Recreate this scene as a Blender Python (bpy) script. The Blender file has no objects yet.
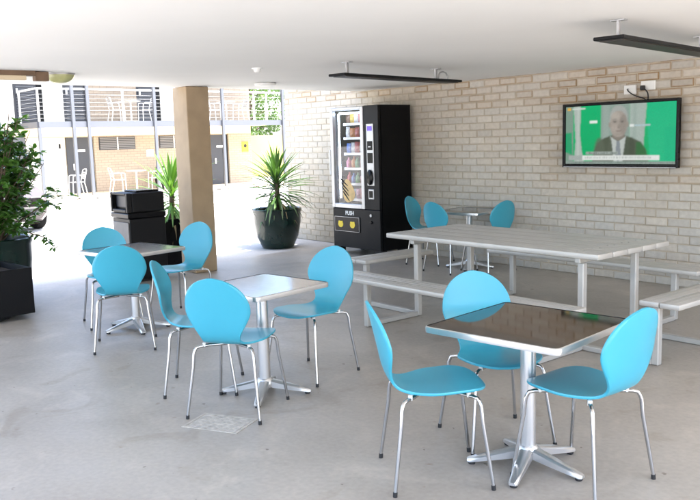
import bpy, bmesh, math, random
import numpy as np
from mathutils import Vector, Matrix
random.seed(7); RNG = np.random.default_rng(7)
SC = bpy.context.scene
COL = SC.collection
R = math.radians
PI = math.pi

# ------------------------------------------------------------------ materials
MATS = {}
def principled(name, base, rough=.5, metal=0., spec=.5, noise=0., nscale=5., bump=0., bscale=40., rvar=0., coat=0., attr=False, base2=None, detail=4):
    m = bpy.data.materials.new(name); m.use_nodes = True
    nt = m.node_tree; n = nt.nodes; l = nt.links
    b = n['Principled BSDF']
    b.inputs['Base Color'].default_value = (*base, 1); b.inputs['Roughness'].default_value = rough
    b.inputs['Metallic'].default_value = metal; b.inputs['Specular IOR Level'].default_value = spec
    b.inputs['Coat Weight'].default_value = coat; b.inputs['Coat Roughness'].default_value = .08
    tc = n.new('ShaderNodeTexCoord')
    if noise > 0 or base2 or rvar:
        t = n.new('ShaderNodeTexNoise'); t.inputs['Scale'].default_value = nscale; t.inputs['Detail'].default_value = detail
        l.new(tc.outputs['Object'], t.inputs['Vector'])
        r = n.new('ShaderNodeValToRGB'); r.color_ramp.elements[0].position = .3; r.color_ramp.elements[1].position = .7
        lo = tuple(c*(1-noise) for c in base); hi = tuple(min(1, c*(1+noise)) for c in (base2 or base))
        r.color_ramp.elements[0].color = (*lo, 1); r.color_ramp.elements[1].color = (*hi, 1)
        l.new(t.outputs['Fac'], r.inputs['Fac'])
        if noise > 0 or base2: l.new(r.outputs['Color'], b.inputs['Base Color'])
        if rvar:
            mr = n.new('ShaderNodeMapRange'); mr.inputs['To Min'].default_value = max(0, rough-rvar); mr.inputs['To Max'].default_value = rough+rvar
            l.new(t.outputs['Fac'], mr.inputs['Value']); l.new(mr.outputs['Result'], b.inputs['Roughness'])
    if attr:
        a = n.new('ShaderNodeAttribute'); a.attribute_name = 'tone'
        l.new(a.outputs['Color'], b.inputs['Base Color'])
    if bump > 0:
        t2 = n.new('ShaderNodeTexNoise'); t2.inputs['Scale'].default_value = bscale; t2.inputs['Detail'].default_value = 5
        l.new(tc.outputs['Object'], t2.inputs['Vector'])
        bp = n.new('ShaderNodeBump'); bp.inputs['Strength'].default_value = bump; bp.inputs['Distance'].default_value = .01
        l.new(t2.outputs['Fac'], bp.inputs['Height']); l.new(bp.outputs['Normal'], b.inputs['Normal'])
    MATS[name] = m
    return m

def emitter(name, col, strength):
    m = bpy.data.materials.new(name); m.use_nodes = True
    nt = m.node_tree; nt.nodes.clear()
    o = nt.nodes.new('ShaderNodeOutputMaterial'); e = nt.nodes.new('ShaderNodeEmission')
    e.inputs['Color'].default_value = (*col, 1); e.inputs['Strength'].default_value = strength
    nt.links.new(e.outputs[0], o.inputs[0]); return m

def glass_mat(name, tint=(1, 1, 1), base_refl=.06):
    m = bpy.data.materials.new(name); m.use_nodes = True
    nt = m.node_tree; nt.nodes.clear()
    o = nt.nodes.new('ShaderNodeOutputMaterial'); t = nt.nodes.new('ShaderNodeBsdfTransparent'); g = nt.nodes.new('ShaderNodeBsdfGlossy')
    f = nt.nodes.new('ShaderNodeMapRange'); lw = nt.nodes.new('ShaderNodeLayerWeight'); lw.inputs['Blend'].default_value = .35; f.inputs['To Min'].default_value = .02; f.inputs['To Max'].default_value = .10; nt.links.new(lw.outputs['Facing'], f.inputs['Value']); mx = nt.nodes.new('ShaderNodeMixShader')
    t.inputs['Color'].default_value = (*tint, 1); g.inputs['Roughness'].default_value = .02
    nt.links.new(f.outputs[0], mx.inputs[0]); nt.links.new(t.outputs[0], mx.inputs[1]); nt.links.new(g.outputs[0], mx.inputs[2])
    nt.links.new(mx.outputs[0], o.inputs[0]); return m

M_chair = principled('blue_laminate', (.046, .345, .468), .30, spec=.5)
M_chrome = principled('chrome', (.50, .50, .50), .16, metal=1., rvar=.06, nscale=14)
M_black = principled('black_rubber', (.015, .015, .016), .6)
M_alu = principled('mill_aluminium', (.50, .485, .455), .45, metal=.35, noise=.06, nscale=6, rvar=.06)
M_alub = principled('polished_aluminium', (.66, .66, .66), .30, metal=.85)
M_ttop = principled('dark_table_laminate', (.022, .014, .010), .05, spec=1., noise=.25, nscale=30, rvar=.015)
M_ttop_sheen = principled('sheen_table_laminate', (.13, .125, .125), .13, spec=1., noise=.15, nscale=25, rvar=.04)  # dark laminate with a bright reflected sheen put into a greyer base colour
M_ceil = principled('white_ceiling_paint', (.845, .84, .825), .8, noise=.02, nscale=1.2, bump=.03, bscale=18)
M_pillar = principled('tan_render', (.36, .265, .165), .75, noise=.09, nscale=5, bump=.15, bscale=120)
M_mortar = principled('mortar', (.47, .405, .315), .95, noise=.15, nscale=4, bump=.4, bscale=150)
M_gloss_black = principled('black_gloss_paint', (.003, .003, .004), .25, spec=.15, rvar=.08, nscale=5)
M_satin_black = principled('black_satin_paint', (.005, .005, .006), .45, spec=.2, rvar=.08, nscale=6)
M_vend_side = principled('black_powder_coat', (.003, .003, .0035), .55, spec=.15, noise=.2, nscale=3, rvar=.06)
M_silver = principled('silver_trim', (.46, .46, .47), .36, metal=.6, rvar=.05)
M_white = principled('white_plastic', (.78, .78, .76), .4)
M_steel = principled('brushed_steel', (.40, .385, .37), .45, metal=.6, noise=.08, nscale=12, rvar=.06)
M_glass = glass_mat('clear_glass')
M_pot_green = principled('dark_green_glaze', (.006, .020, .015), .20, noise=.3, nscale=5, rvar=.06)
M_soil = principled('potting_soil', (.035, .024, .016), .95, noise=.4, nscale=30, bump=.8, bscale=60)
M_yellow = principled('yellow_print', (.80, .58, .03), .5)
M_render_white = principled('white_render', (.80, .78, .73), .8, noise=.04, nscale=1.5)
M_cream = principled('cream_render', (.76, .66, .48), .8, noise=.05, nscale=1.5)
M_greypaint = principled('grey_paint', (.085, .09, .105), .5, noise=.05, nscale=2)
M_postgrey = principled('pale_grey_steel', (.085, .092, .108), .5)
M_darkdoor = principled('charcoal_door_paint', (.026, .028, .035), .45, noise=.1, nscale=2)
M_louvre = principled('grey_louvre', (.17, .165, .165), .5)
M_louvre_d = principled('dark_louvre_gap', (.03, .03, .032), .6)
M_paneldull = principled('dull_steel_panel', (.17, .16, .155), .6, metal=.15, noise=.1, nscale=8)
M_tyre = principled('tyre_rubber', (.004, .004, .0045), .8, spec=.2)
M_gardenwall = principled('yellow_green_render', (.36, .36, .10), .85, noise=.1, nscale=.8)
M_bark = principled('bark', (.11, .08, .055), .9, noise=.3, nscale=12, bump=.6, bscale=30)

def leaf_mat(name, c1, c2, rough=.4, trans=.25):
    m = principled(name, c1, rough, noise=.35, nscale=4, base2=c2)
    nt = m.node_tree; n = nt.nodes; l = nt.links
    b = n['Principled BSDF']; o = [x for x in n if x.type == 'OUTPUT_MATERIAL'][0]
    tr = n.new('ShaderNodeBsdfTranslucent'); tr.inputs['Color'].default_value = (c2[0]*1.4, c2[1]*1.6, c2[2]*.8, 1)
    mx = n.new('ShaderNodeMixShader'); mx.inputs[0].default_value = trans
    l.new(b.outputs[0], mx.inputs[1]); l.new(tr.outputs[0], mx.inputs[2]); l.new(mx.outputs[0], o.inputs[0])
    return m
M_leaf = leaf_mat('glossy_leaf', (.028, .082, .018), (.085, .19, .035), .28, .3)
M_blade = leaf_mat('sword_leaf', (.020, .050, .014), (.06, .125, .03), .4, .2)
M_blade_b = leaf_mat('sunlit_sword_leaf', (.05, .13, .02), (.11, .22, .04), .4, .3)  # sword leaf with the sunlit brightness put into its colour
M_dry = leaf_mat('dry_leaf', (.12, .085, .04), (.20, .15, .07), .7, .1)
M_treeleaf = leaf_mat('tree_leaf', (.035, .075, .018), (.085, .15, .035), .5, .3)

def brick_mat():
    m = principled('brick_face', (.4, .36, .3), .88, bump=.35, bscale=90)
    nt = m.node_tree; n = nt.nodes; l = nt.links; b = n['Principled BSDF']
    a = n.new('ShaderNodeAttribute'); a.attribute_name = 'tone'
    tc = n.new('ShaderNodeTexCoord')
    t = n.new('ShaderNodeTexNoise'); t.inputs['Scale'].default_value = 22; t.inputs['Detail'].default_value = 6
    l.new(tc.outputs['Object'], t.inputs['Vector'])
    r = n.new('ShaderNodeValToRGB'); r.color_ramp.elements[0].position = .3; r.color_ramp.elements[1].position = .72
    r.color_ramp.elements[0].color = (.88, .87, .86, 1); r.color_ramp.elements[1].color = (1.05, 1.045, 1.03, 1)
    l.new(t.outputs['Fac'], r.inputs['Fac'])
    mx = n.new('ShaderNodeMix'); mx.data_type = 'RGBA'; mx.blend_type = 'MULTIPLY'; mx.inputs[0].default_value = 1
    l.new(a.outputs['Color'], mx.inputs[6]); l.new(r.outputs['Color'], mx.inputs[7]); l.new(mx.outputs[2], b.inputs['Base Color'])
    return m
M_brick = brick_mat()

def concrete_mat(name, c1, c2, rough, stains=True):
    m = bpy.data.materials.new(name); m.use_nodes = True
    nt = m.node_tree; n = nt.nodes; l = nt.links; b = n['Principled BSDF']
    tc = n.new('ShaderNodeTexCoord')
    def noise(scale, det=5, dist=0.):
        t = n.new('ShaderNodeTexNoise'); t.inputs['Scale'].default_value = scale; t.inputs['Detail'].default_value = det; t.inputs['Distortion'].default_value = dist
        l.new(tc.outputs['Object'], t.inputs['Vector']); return t
    def ramp(src, p0, c0, p1, c1_):
        r = n.new('ShaderNodeValToRGB'); r.color_ramp.elements[0].position = p0; r.color_ramp.elements[1].position = p1
        r.color_ramp.elements[0].color = (*c0, 1); r.color_ramp.elements[1].color = (*c1_, 1); l.new(src.outputs['Fac'], r.inputs['Fac']); return r
    def mul(a, b_):
        mx = n.new('ShaderNodeMix'); mx.data_type = 'RGBA'; mx.blend_type = 'MULTIPLY'; mx.inputs[0].default_value = 1
        l.new(a, mx.inputs[6]); l.new(b_, mx.inputs[7]); return mx.outputs[2]
    big = noise(.9, 6, .6); col = ramp(big, .3, c1, .7, c2).outputs['Color']
    fine = noise(35, 8); col = mul(col, ramp(fine, .25, (.86, .86, .86), .75, (1.05, 1.05, 1.05)).outputs['Color'])
    if stains:
        st = noise(2.3, 8, 1.2); col = mul(col, ramp(st, .58, (1, 1, 1), .68, (.88, .855, .82)).outputs['Color'])
        sp = noise(9, 3); col = mul(col, ramp(sp, .70, (1, 1, 1), .78, (.70, .62, .54)).outputs['Color'])
        lt = noise(1.5, 9, 2.); col = mul(col, ramp(lt, .54, (1, 1, 1), .68, (1.16, 1.15, 1.14)).outputs['Color'])
        gr = noise(16, 2); col = mul(col, ramp(gr, .74, (1, 1, 1), .77, (.42, .38, .34)).outputs['Color'])
    l.new(col, b.inputs['Base Color'])
    mr = n.new('ShaderNodeMapRange'); mr.inputs['To Min'].default_value = rough-.10; mr.inputs['To Max'].default_value = rough+.12
    l.new(noise(3.1, 5).outputs['Fac'], mr.inputs['Value']); l.new(mr.outputs['Result'], b.inputs['Roughness'])
    bp = n.new('ShaderNodeBump'); bp.inputs['Strength'].default_value = .08; bp.inputs['Distance'].default_value = .01
    l.new(fine.outputs['Fac'], bp.inputs['Height']); l.new(bp.outputs['Normal'], b.inputs['Normal'])
    return m
M_floor = concrete_mat('sealed_concrete', (.325, .292, .250), (.42, .381, .330), .42)
M_ground = concrete_mat('outdoor_concrete', (.40, .385, .36), (.48, .465, .44), .8, False)

# ------------------------------------------------------------------ mesh builder
class MB:
    def __init__(s): s.v = []; s.f = []; s.mi = []; s.mats = []; s.tone = None
    def mat(s, m):
        if m not in s.mats: s.mats.append(m)
        return s.mats.index(m)
    def add(s, vs, fs, m, T=None):
        k = len(s.v); i = s.mat(m)
        if T is not None: vs = [T @ Vector(v) for v in vs]
        s.v.extend([tuple(v) for v in vs]); s.f.extend([tuple(a+k for a in f) for f in fs]); s.mi.extend([i]*len(fs)); return s
    def box(s, c, d, m, bev=0., T=None, rz=0., seg=1):
        bm = bmesh.new(); bmesh.ops.create_cube(bm, size=1)
        bmesh.ops.scale(bm, vec=d, verts=bm.verts)
        if bev > 0: bmesh.ops.bevel(bm, geom=list(bm.edges), offset=bev, segments=seg, profile=.5, affect='EDGES')
        M = Matrix.Translation(c) @ Matrix.Rotation(rz, 4, 'Z')
        if T is not None: M = T @ M
        bm.verts.index_update()
        vs = [M @ v.co for v in bm.verts]; fs = [[v.index for v in f.verts] for f in bm.faces]; bm.free()
        return s.add(vs, fs, m)
    def tube(s, pts, r, m, n=10, cap=True, T=None):
        pts = [Vector(p) for p in pts]; rs = r if isinstance(r, (list, tuple)) else [r]*len(pts)
        t0 = (pts[1]-pts[0]).normalized(); up = Vector((0, 0, 1)) if abs(t0.z) < .9 else Vector((1, 0, 0))
        u = t0.cross(up).normalized(); vs = []; fs = []
        for i, p in enumerate(pts):
            a = pts[max(0, i-1)]; b = pts[min(len(pts)-1, i+1)]; t = (b-a).normalized()
            u = (u - t*u.dot(t)).normalized(); w = t.cross(u)
            for k in range(n):
                q = 2*PI*k/n; vs.append(p + (u*math.cos(q)+w*math.sin(q))*rs[i])
        for i in range(len(pts)-1):
            for k in range(n):
                a = i*n+k; b = i*n+(k+1) % n; fs.append((a, b, b+n, a+n))
        if cap: fs.append(tuple(range(n))[::-1]); fs.append(tuple((len(pts)-1)*n+k for k in range(n)))
        return s.add(vs, fs, m, T)
    def lathe(s, prof, m, c=(0, 0, 0), n=32, T=None, cap=True):
        vs = []; fs = []
        for (r, z) in prof:
            for k in range(n):
                a = 2*PI*k/n; vs.append((c[0]+r*math.cos(a), c[1]+r*math.sin(a), c[2]+z))
        for i in range(len(prof)-1):
            for k in range(n):
                a = i*n+k; b = i*n+(k+1) % n; fs.append((a, b, b+n, a+n))
        if cap: fs.append(tuple(range(n))[::-1]); fs.append(tuple((len(prof)-1)*n+k for k in range(n)))
        return s.add(vs, fs, m, T)
    def prism(s, poly, y0, y1, m, T=None):      # polygon in x,z extruded along y
        k = len(poly); vs = [(x, y0, z) for x, z in poly]+[(x, y1, z) for x, z in poly]
        fs = [tuple(range(k)), tuple(range(2*k-1, k-1, -1))]+[(i, i+k, (i+1) % k+k, (i+1) % k) for i in range(k)]
        return s.add(vs, fs, m, T)
    def build(s, name, parent=None, smooth=True, ang=35):
        me = bpy.data.meshes.new(name); me.from_pydata(s.v, [], s.f)
        for m in s.mats: me.materials.append(m)
        me.polygons.foreach_set('material_index', s.mi)
        if smooth:
            me.polygons.foreach_set('use_smooth', [True]*len(s.f))
            me.update(); me.set_sharp_from_angle(angle=R(ang))
        if s.tone is not None:
            at = me.color_attributes.new('tone', 'FLOAT_COLOR', 'POINT')
            at.data.foreach_set('color', np.asarray(s.tone, dtype=np.float32).ravel())
        me.validate(); me.update()
        o = bpy.data.objects.new(name, me); COL.objects.link(o)
        if parent is not None: o.parent = parent
        return o

def tag(o, label, cat, group=None):
    o['label'] = label; o['category'] = cat
    if group: o['group'] = group
    return o
def thing(name, label, cat, loc=(0, 0, 0), rz=0., group=None):
    o = bpy.data.objects.new(name, None); COL.objects.link(o); o.empty_display_size = .1
    o.location = loc; o.rotation_euler = (0, 0, rz)
    return tag(o, label, cat, group)
def structure(o): o['kind'] = 'structure'; return o
def dup(root, label, loc, rz, group=None):
    def cp(o, parent):
        c = o.copy(); COL.objects.link(c); c.parent = parent
        for ch in [x for x in o.children]: cp(ch, c)
        return c
    c = cp(root, None); c.location = loc; c.rotation_euler = (0, 0, rz); c['label'] = label
    if group: c['group'] = group
    return c
def interp(x, tab):
    return float(np.interp(x, [a for a, _ in tab], [b for _, b in tab]))

# ------------------------------------------------------------------ setting: ground, floor, ceiling
CX0, CX1, CY0, YW, ZC = -8.80, .9, -.35, 7.556, 2.23
g = MB(); g.add([(-160, -160, -.004), (160, -160, -.004), (160, 160, -.004), (-160, 160, -.004)], [(0, 1, 2, 3)], M_ground); structure(g.build('ground', smooth=False))
g = MB(); g.add([(CX0-.5, CY0-.4, 0), (CX1+.4, CY0-.4, 0), (CX1+.4, YW, 0), (CX0-.5, YW, 0)], [(0, 1, 2, 3)], M_floor); structure(g.build('floor', smooth=False))
g = MB(); g.box(((CX0+CX1)/2, (CY0+YW)/2, ZC+.17), (CX1-CX0, YW-CY0, .34), M_ceil); structure(g.build('ceiling', smooth=False))

# ------------------------------------------------------------------ brick wall
def brick_wall():
    root = thing('brick_wall', 'long pale grey brick wall closing off the back of the undercroft', 'wall', (0, YW, 0))
    x0, x1, top = -10.66, 4.6, 3.1
    b = MB(); b.box(((x0+x1)/2, .1085, top/2), (x1-x0-.012, .2, top), M_mortar); b.build('mortar', root, smooth=False)
    BL, BH, J = .238, .0855, .0105
    b = MB(); tone = []
    rows = int(top/BH)
    blot = [(random.uniform(x0, x1), random.uniform(0, 2.2), random.uniform(.3, .9), random.uniform(-.1, .1)) for _ in range(60)]
    for r in range(rows):
        z0 = r*BH+.004; z1 = z0+BH-J
        off = (BL/2 if r % 2 else 0)+random.uniform(-.006, .006)
        x = x0-off
        while x < x1:
            a = max(x+J/2, x0); c = min(x+BL-J/2, x1); x += BL
            if c-a < .03: continue
            e = random.uniform(0, .0035); ch = .004
            ja, jc = random.uniform(-.002, .002), random.uniform(-.002, .002); jz = random.uniform(-.0018, .0018)
            A, C, Z0, Z1 = a+ja, c+jc, z0+jz, z1+jz
            yf = .004-e; yb = .03
            q = .017
            vs = [(A, yb, Z0), (C, yb, Z0), (C, yb, Z1), (A, yb, Z1), (A, yf+ch, Z0), (C, yf+ch, Z0), (C, yf+ch, Z1), (A, yf+ch, Z1),
                  (A+ch, yf, Z0+ch), (C-ch, yf, Z0+ch), (C-ch, yf, Z1-ch), (A+ch, yf, Z1-ch), (A+q, yf-.0004, Z0+q), (C-q, yf-.0004, Z0+q), (C-q, yf-.0004, Z1-q), (A+q, yf-.0004, Z1-q)]
            fs = [(0, 1, 5, 4), (1, 2, 6, 5), (2, 3, 7, 6), (3, 0, 4, 7), (4, 5, 9, 8), (5, 6, 10, 9), (6, 7, 11, 10), (7, 4, 8, 11), (8, 9, 13, 12), (9, 10, 14, 13), (10, 11, 15, 14), (11, 8, 12, 15), (12, 13, 14, 15)]
            b.add(vs, fs, M_brick)
            mx, mz = (a+c)/2, (z0+z1)/2
            base = np.array((.57, .538, .485))
            warm = np.clip((-6.6-mx)/2.2, 0, 1)                                    # sandier bricks towards the garden end
            base = base*(1-warm)+np.array((.53, .465, .37))*warm
            k = 1+random.gauss(0, .035)
            for (bx, bz, br, bv) in blot:
                d = math.hypot(mx-bx, mz-bz)
                if d < br: k += bv*(1-d/br)
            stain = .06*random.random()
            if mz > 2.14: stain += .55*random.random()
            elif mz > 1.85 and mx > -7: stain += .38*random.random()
            if abs(mx+4.62) < .95 and 1.05 < mz < 2.2: stain += .30*random.random()
            if r < 2: k *= random.uniform(.80, .97)
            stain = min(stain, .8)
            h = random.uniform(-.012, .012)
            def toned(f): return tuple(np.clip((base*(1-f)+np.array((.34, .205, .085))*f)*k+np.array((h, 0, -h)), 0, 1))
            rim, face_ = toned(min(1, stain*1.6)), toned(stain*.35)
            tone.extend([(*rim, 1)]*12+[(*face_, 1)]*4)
    b.tone = tone
    b.build('brickwork', root, smooth=False)
brick_wall()

# ------------------------------------------------------------------ pillar
pl = MB(); pl.box((-8.74, 4.82, ZC/2), (.345, .30, ZC-.002), M_pillar, bev=.008)
tag(pl.build('pillar'), 'square tan rendered pillar holding up the ceiling edge', 'pillar')

# ------------------------------------------------------------------ moulded chairs
def make_shell():
    prof = [(.222, .428), (.205, .436), (.17, .4405), (.10, .440), (.0, .433), (-.09, .429), (-.15, .433), (-.19, .448), (-.215, .478), (-.232, .525), (-.246, .59), (-.262, .66), (-.280, .74), (-.302, .828)]
    P = np.array(prof); d = np.r_[0, np.cumsum(np.hypot(*np.diff(P, axis=0).T))]; L = d[-1]
    N = 56; K = 16
    ss = np.linspace(0, L, N); 
    # smoother spacing at the two round ends
    ss = L*(.5-.5*np.cos(np.linspace(.0, PI, N)))*.55+ss*.45
    xs = np.interp(ss, d, P[:, 0]); zs = np.interp(ss, d, P[:, 1])
    for _ in range(3):
        xs[1:-1] = (xs[:-2]+2*xs[1:-1]+xs[2:])/4; zs[1:-1] = (zs[:-2]+2*zs[1:-1]+zs[2:])/4
    tx = np.gradient(xs); tz = np.gradient(zs); q = np.hypot(tx, tz); tx /= q; tz /= q
    nx, nz = tz, -tx                      # normal; flipped below so it points up from the seat / forward from the back
    def width(s):
        t = L-s; r = .197
        if t < r: w = math.sqrt(max(r*r-(r-t)**2, 0))
        elif t < .385: a = (t-r)/(.385-r); a = a*a*(3-2*a); w = r*(1-a)+.118*a
        elif t < .60: a = (t-.385)/.215; a = a*a*(3-2*a); w = .118*(1-a)+.203*a
        else: w = .203
        if s < .16: w = min(w, .203*(1-((.16-s)/.16)**2.6)**(1/2.6))
        return max(w, .018)
    top = []; bot = []; mid = []
    th = .0125
    vs = []; idx = {}
    def put(key, p): idx[key] = len(vs); vs.append(p)
    for i in range(N):
        w = width(ss[i]); n = Vector((-nx[i], 0, -nz[i]))
        if n.z < 0 and i < N*.4: n = -n
        if i >= N*.4 and n.x < 0: n = -n
        t_back = min(1, max(0, (zs[i]-.45)/.2)); 
        for k in range(K+1):
            v = -1+2*k/K; y = v*w
            dish = (.85 if t_back > 0 else .0)*t_back*(y*y) + (.22*(1-t_back))*(y*y)
            p = Vector((xs[i], y, zs[i])) + n*dish
            ins = .003 if k in (0, K) or i in (0, N-1) else 0
            pt = p.copy(); pt.y *= (1-ins/max(w, .05))
            put(('t', i, k), pt+n*th/2); put(('b', i, k), pt-n*th/2)
    fs = []
    for i in range(N-1):
        for k in range(K):
            fs.append((idx['t', i, k], idx['t', i+1, k], idx['t', i+1, k+1], idx['t', i, k+1]))
            fs.append((idx['b', i, k], idx['b', i, k+1], idx['b', i+1, k+1], idx['b', i+1, k]))
    loop = [(i, 0) for i in range(N)]+[(N-1, k) for k in range(1, K+1)]+[(i, K) for i in range(N-2, -1, -1)]+[(0, k) for k in range(K-1, 0, -1)]
    cen = {}
    m_idx = []
    for (i, k) in loop:
        a = Vector(vs[idx['t', i, k]]); b = Vector(vs[idx['b', i, k]]); c = (a+b)/2
        if k in (0, K): c.y += .003*(1 if k == K else -1)
        elif i == 0: c.x += .003
        else: c.z += .003
        m_idx.append(len(vs)); vs.append(c)
    for j in range(len(loop)):
        a, b = loop[j], loop[(j+1) % len(loop)]; m0, m1 = m_idx[j], m_idx[(j+1) % len(loop)]
        fs.append((idx['t', *a], m0, m1, idx['t', *b])); fs.append((m0, idx['b', *a], idx['b', *b], m1))
    # make windings consistent
    bm = bmesh.new(); bv = [bm.verts.new(v) for v in vs]
    for f in fs:
        try: bm.faces.new([bv[a] for a in f])
        except ValueError: pass
    bmesh.ops.remove_doubles(bm, verts=bm.verts, dist=1e-6)
    bmesh.ops.recalc_face_normals(bm, faces=bm.faces); bm.verts.index_update()
    mb = MB(); mb.add([v.co.copy() for v in bm.verts], [[v.index for v in f.verts] for f in bm.faces], M_chair); bm.free()
    return mb

CHG = 'light blue moulded chairs'
def make_chair(label, loc, rz):
    t = thing('moulded_chair', label, 'chair', loc, rz, CHG)
    make_shell().build('seat_shell', t, ang=60)
    p = MB(); p.lathe([(.0, .4135), (.075, .4135), (.078, .417), (.078, .4245), (.0, .4245)], M_black, c=(-.01, 0, 0), n=20, cap=False)
    p.build('mounting_plate', t)
    for sx in (1, -1):
        for sy in (1, -1):
            ox, oy = (.155 if sx > 0 else -.165)*1, sy*.168
            fx, fy = (.215 if sx > 0 else -.225), sy*.222
            kx, ky = ox+ (fx-ox)*.22, oy+(fy-oy)*.22
            pts = [(-.01+.05*sx, .03*sy, .409), (ox*.7, oy*.7, .410), (ox*.92, oy*.92, .4095), (ox+.004*sx, oy+.004*sy, .4045), (kx-.003*sx, ky-.003*sy, .392), (kx+.003*sx, ky+.003*sy, .372), (ox+(fx-ox)*.36, oy+(fy-oy)*.36, .30), (fx, fy, .012)]
            # leg bend stands proud of the seat edge
            pts = [Vector(a) for a in pts]
            m = MB(); m.tube(pts, [.0092]*7+[.0085], M_chrome, n=10); leg = m.build('leg', t, ang=50)
            m = MB(); m.tube([(fx+.0002*sx, fy, .0), (fx-.001*sx, fy-.001*sy, .022)], .0102, M_black, n=10); m.build('foot_cap', leg)
            m = MB(); m.tube([(ox*.82, oy*.82, .405), (ox*.82, oy*.82, .4275)], .010, M_white, n=8); m.build('bumper', leg)
    return t
c0 = make_chair('blue chair left of the nearest dark table, its backrest edge on to the viewer', (-2.50, 2.55, 0), R(56))
CHAIRS = [
    ('blue chair behind the nearest dark table, its pale backrest in front of the long bench', (-2.60, 3.10), -25),
    ('blue chair right of the nearest dark table, closest to the right edge', (-2.01, 2.99), 179),
    ('blue chair at the middle table facing the viewer, with its seat fully seen', (-4.20, 3.12), -77),
    ('blue chair with its broad back to the viewer in front of the middle table', (-3.93, 2.38), 124),
    ('blue chair at the left end of the middle table, half hidden by the next chair', (-4.46, 2.46), 53),
    ('blue chair with its back to the viewer in front of the farther left table', (-5.86, 2.55), 153),
    ('blue chair at the far left side of the farther left table', (-6.72, 2.82), -14),
    ('blue chair standing in front of the tan pillar', (-6.55, 3.42), -68),
    ('blue chair turned with its back to the picnic table, in front of the wall table', (-6.37, 6.80), 88),
    ('blue chair between the vending machine and the table by the brick wall', (-6.97, 7.08), 18),
    ('blue chair right of the small table by the brick wall', (-6.06, 7.10), 176),
]
for lb, (x, y), a in CHAIRS: dup(c0, lb, (x, y, 0), R(a))

# ------------------------------------------------------------------ cafe tables
def rounded_rect(s, r, n=6):
    pts = []
    for cx, cy, a0 in ((s-r, s-r, 0), (-s+r, s-r, 90), (-s+r, -s+r, 180), (s-r, -s+r, 270)):
        for k in range(n+1): a = R(a0+90*k/n); pts.append((cx+r*math.cos(a), cy+r*math.sin(a)))
    return pts
def slab(mb, poly, z0, z1, m, top=True):
    k = len(poly); vs = [(x, y, z0) for x, y in poly]+[(x, y, z1) for x, y in poly]
    fs = [tuple(range(k))[::-1], tuple(range(k, 2*k))]+[(i, (i+1) % k, (i+1) % k+k, i+k) for i in range(k)]
    mb.add(vs, fs, m)
def cafe_table(label, loc, rz, size, nf, foot_a, top_m=None):
    t = thing('cafe_table', label, 'table', loc, rz, 'square cafe tables with dark glossy tops'); H = .688; s = size/2
    m = MB(); slab(m, rounded_rect(s-.004, .028), H-.024, H, top_m or M_ttop); m.build('tabletop', t)
    outer = rounded_rect(s, .032); inner = rounded_rect(s-.006, .027); k = len(outer)
    prof = [(inner, H+.0018), (outer, H-.001), ([(x*1.004, y*1.004) for x, y in outer], H-.012), (outer, H-.027), (inner, H-.029)]
    vs = []; fs = []
    for poly, z in prof: vs += [(x, y, z) for x, y in poly]
    for i in range(len(prof)-1):
        for j in range(k): fs.append((i*k+j, i*k+(j+1) % k, (i+1)*k+(j+1) % k, (i+1)*k+j))
    m = MB(); m.add(vs, [f[::-1] for f in fs], M_alub); m.build('edge_band', t, ang=50)
    m = MB(); m.lathe([(.036, .05), (.036, H-.055), (.036, H-.05)], M_alub, n=24); m.build('column', t)
    m = MB(); m.box((0, 0, H-.040), (.36, .07, .022), M_alub, bev=.005); m.box((0, 0, H-.0405), (.07, .36, .021), M_alub, bev=.005); m.build('top_bracket', t)
    m = MB(); m.lathe([(.030, .045), (.052, .047), (.056, .062), (.052, .09), (.040, .105), (.036, .106)], M_alub, n=24); m.build('hub', t)
    for i in range(nf):
        a = foot_a-rz+2*PI*i/nf; T = Matrix.Rotation(a, 4, 'Z'); rr = .285
        w0, w1 = .032, .021
        sec = [(.045, w0, .048, .094), (.12, w0*.92, .036, .074), (.21, w1*1.1, .022, .050), (rr-.012, w1, .014, .033), (rr, w1*.7, .015, .028)]
        vs = []; fs = []
        for (x, w, zb, zt) in sec: vs += [(x, -w, zb), (x, w, zb), (x, w, zt-.008), (x, w*.6, zt), (x, -w*.6, zt), (x, -w, zt-.008)]
        for q in range(len(sec)-1):
            for j in range(6): fs.append((q*6+j, q*6+(j+1) % 6, q*6+6+(j+1) % 6, q*6+6+j))
        fs.append((5, 4, 3, 2, 1, 0)); e = (len(sec)-1)*6; fs.append(tuple(e+j for j in range(6)))
        m = MB(); m.add(vs, [f[::-1] for f in fs], M_alub, T); f_ = m.build('foot', t, ang=40)
        m = MB(); m.lathe([(.014, 0), (.017, .003), (.017, .012), (.010, .017)], M_black, c=(rr-.022, 0, 0), n=14, T=T); m.build('glide', f_)
    return t
cafe_table('square dark glossy table nearest the viewer, reflecting the brick wall and screen', (-2.262, 2.93, 0), .113, .69, 5, R(6))
cafe_table('square table in the middle of the floor with a bright sheen on its top', (-4.06, 2.65, 0), .139, .60, 4, R(46), M_ttop_sheen)
cafe_table('square table farther left with a bluish sheen, in front of the black bin', (-6.36, 2.87, 0), .187, .65, 5, R(-14), M_ttop_sheen)
cafe_table('small square table standing against the brick wall behind the picnic table', (-6.35, 7.11, 0), .13, .65, 4, R(30))

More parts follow.
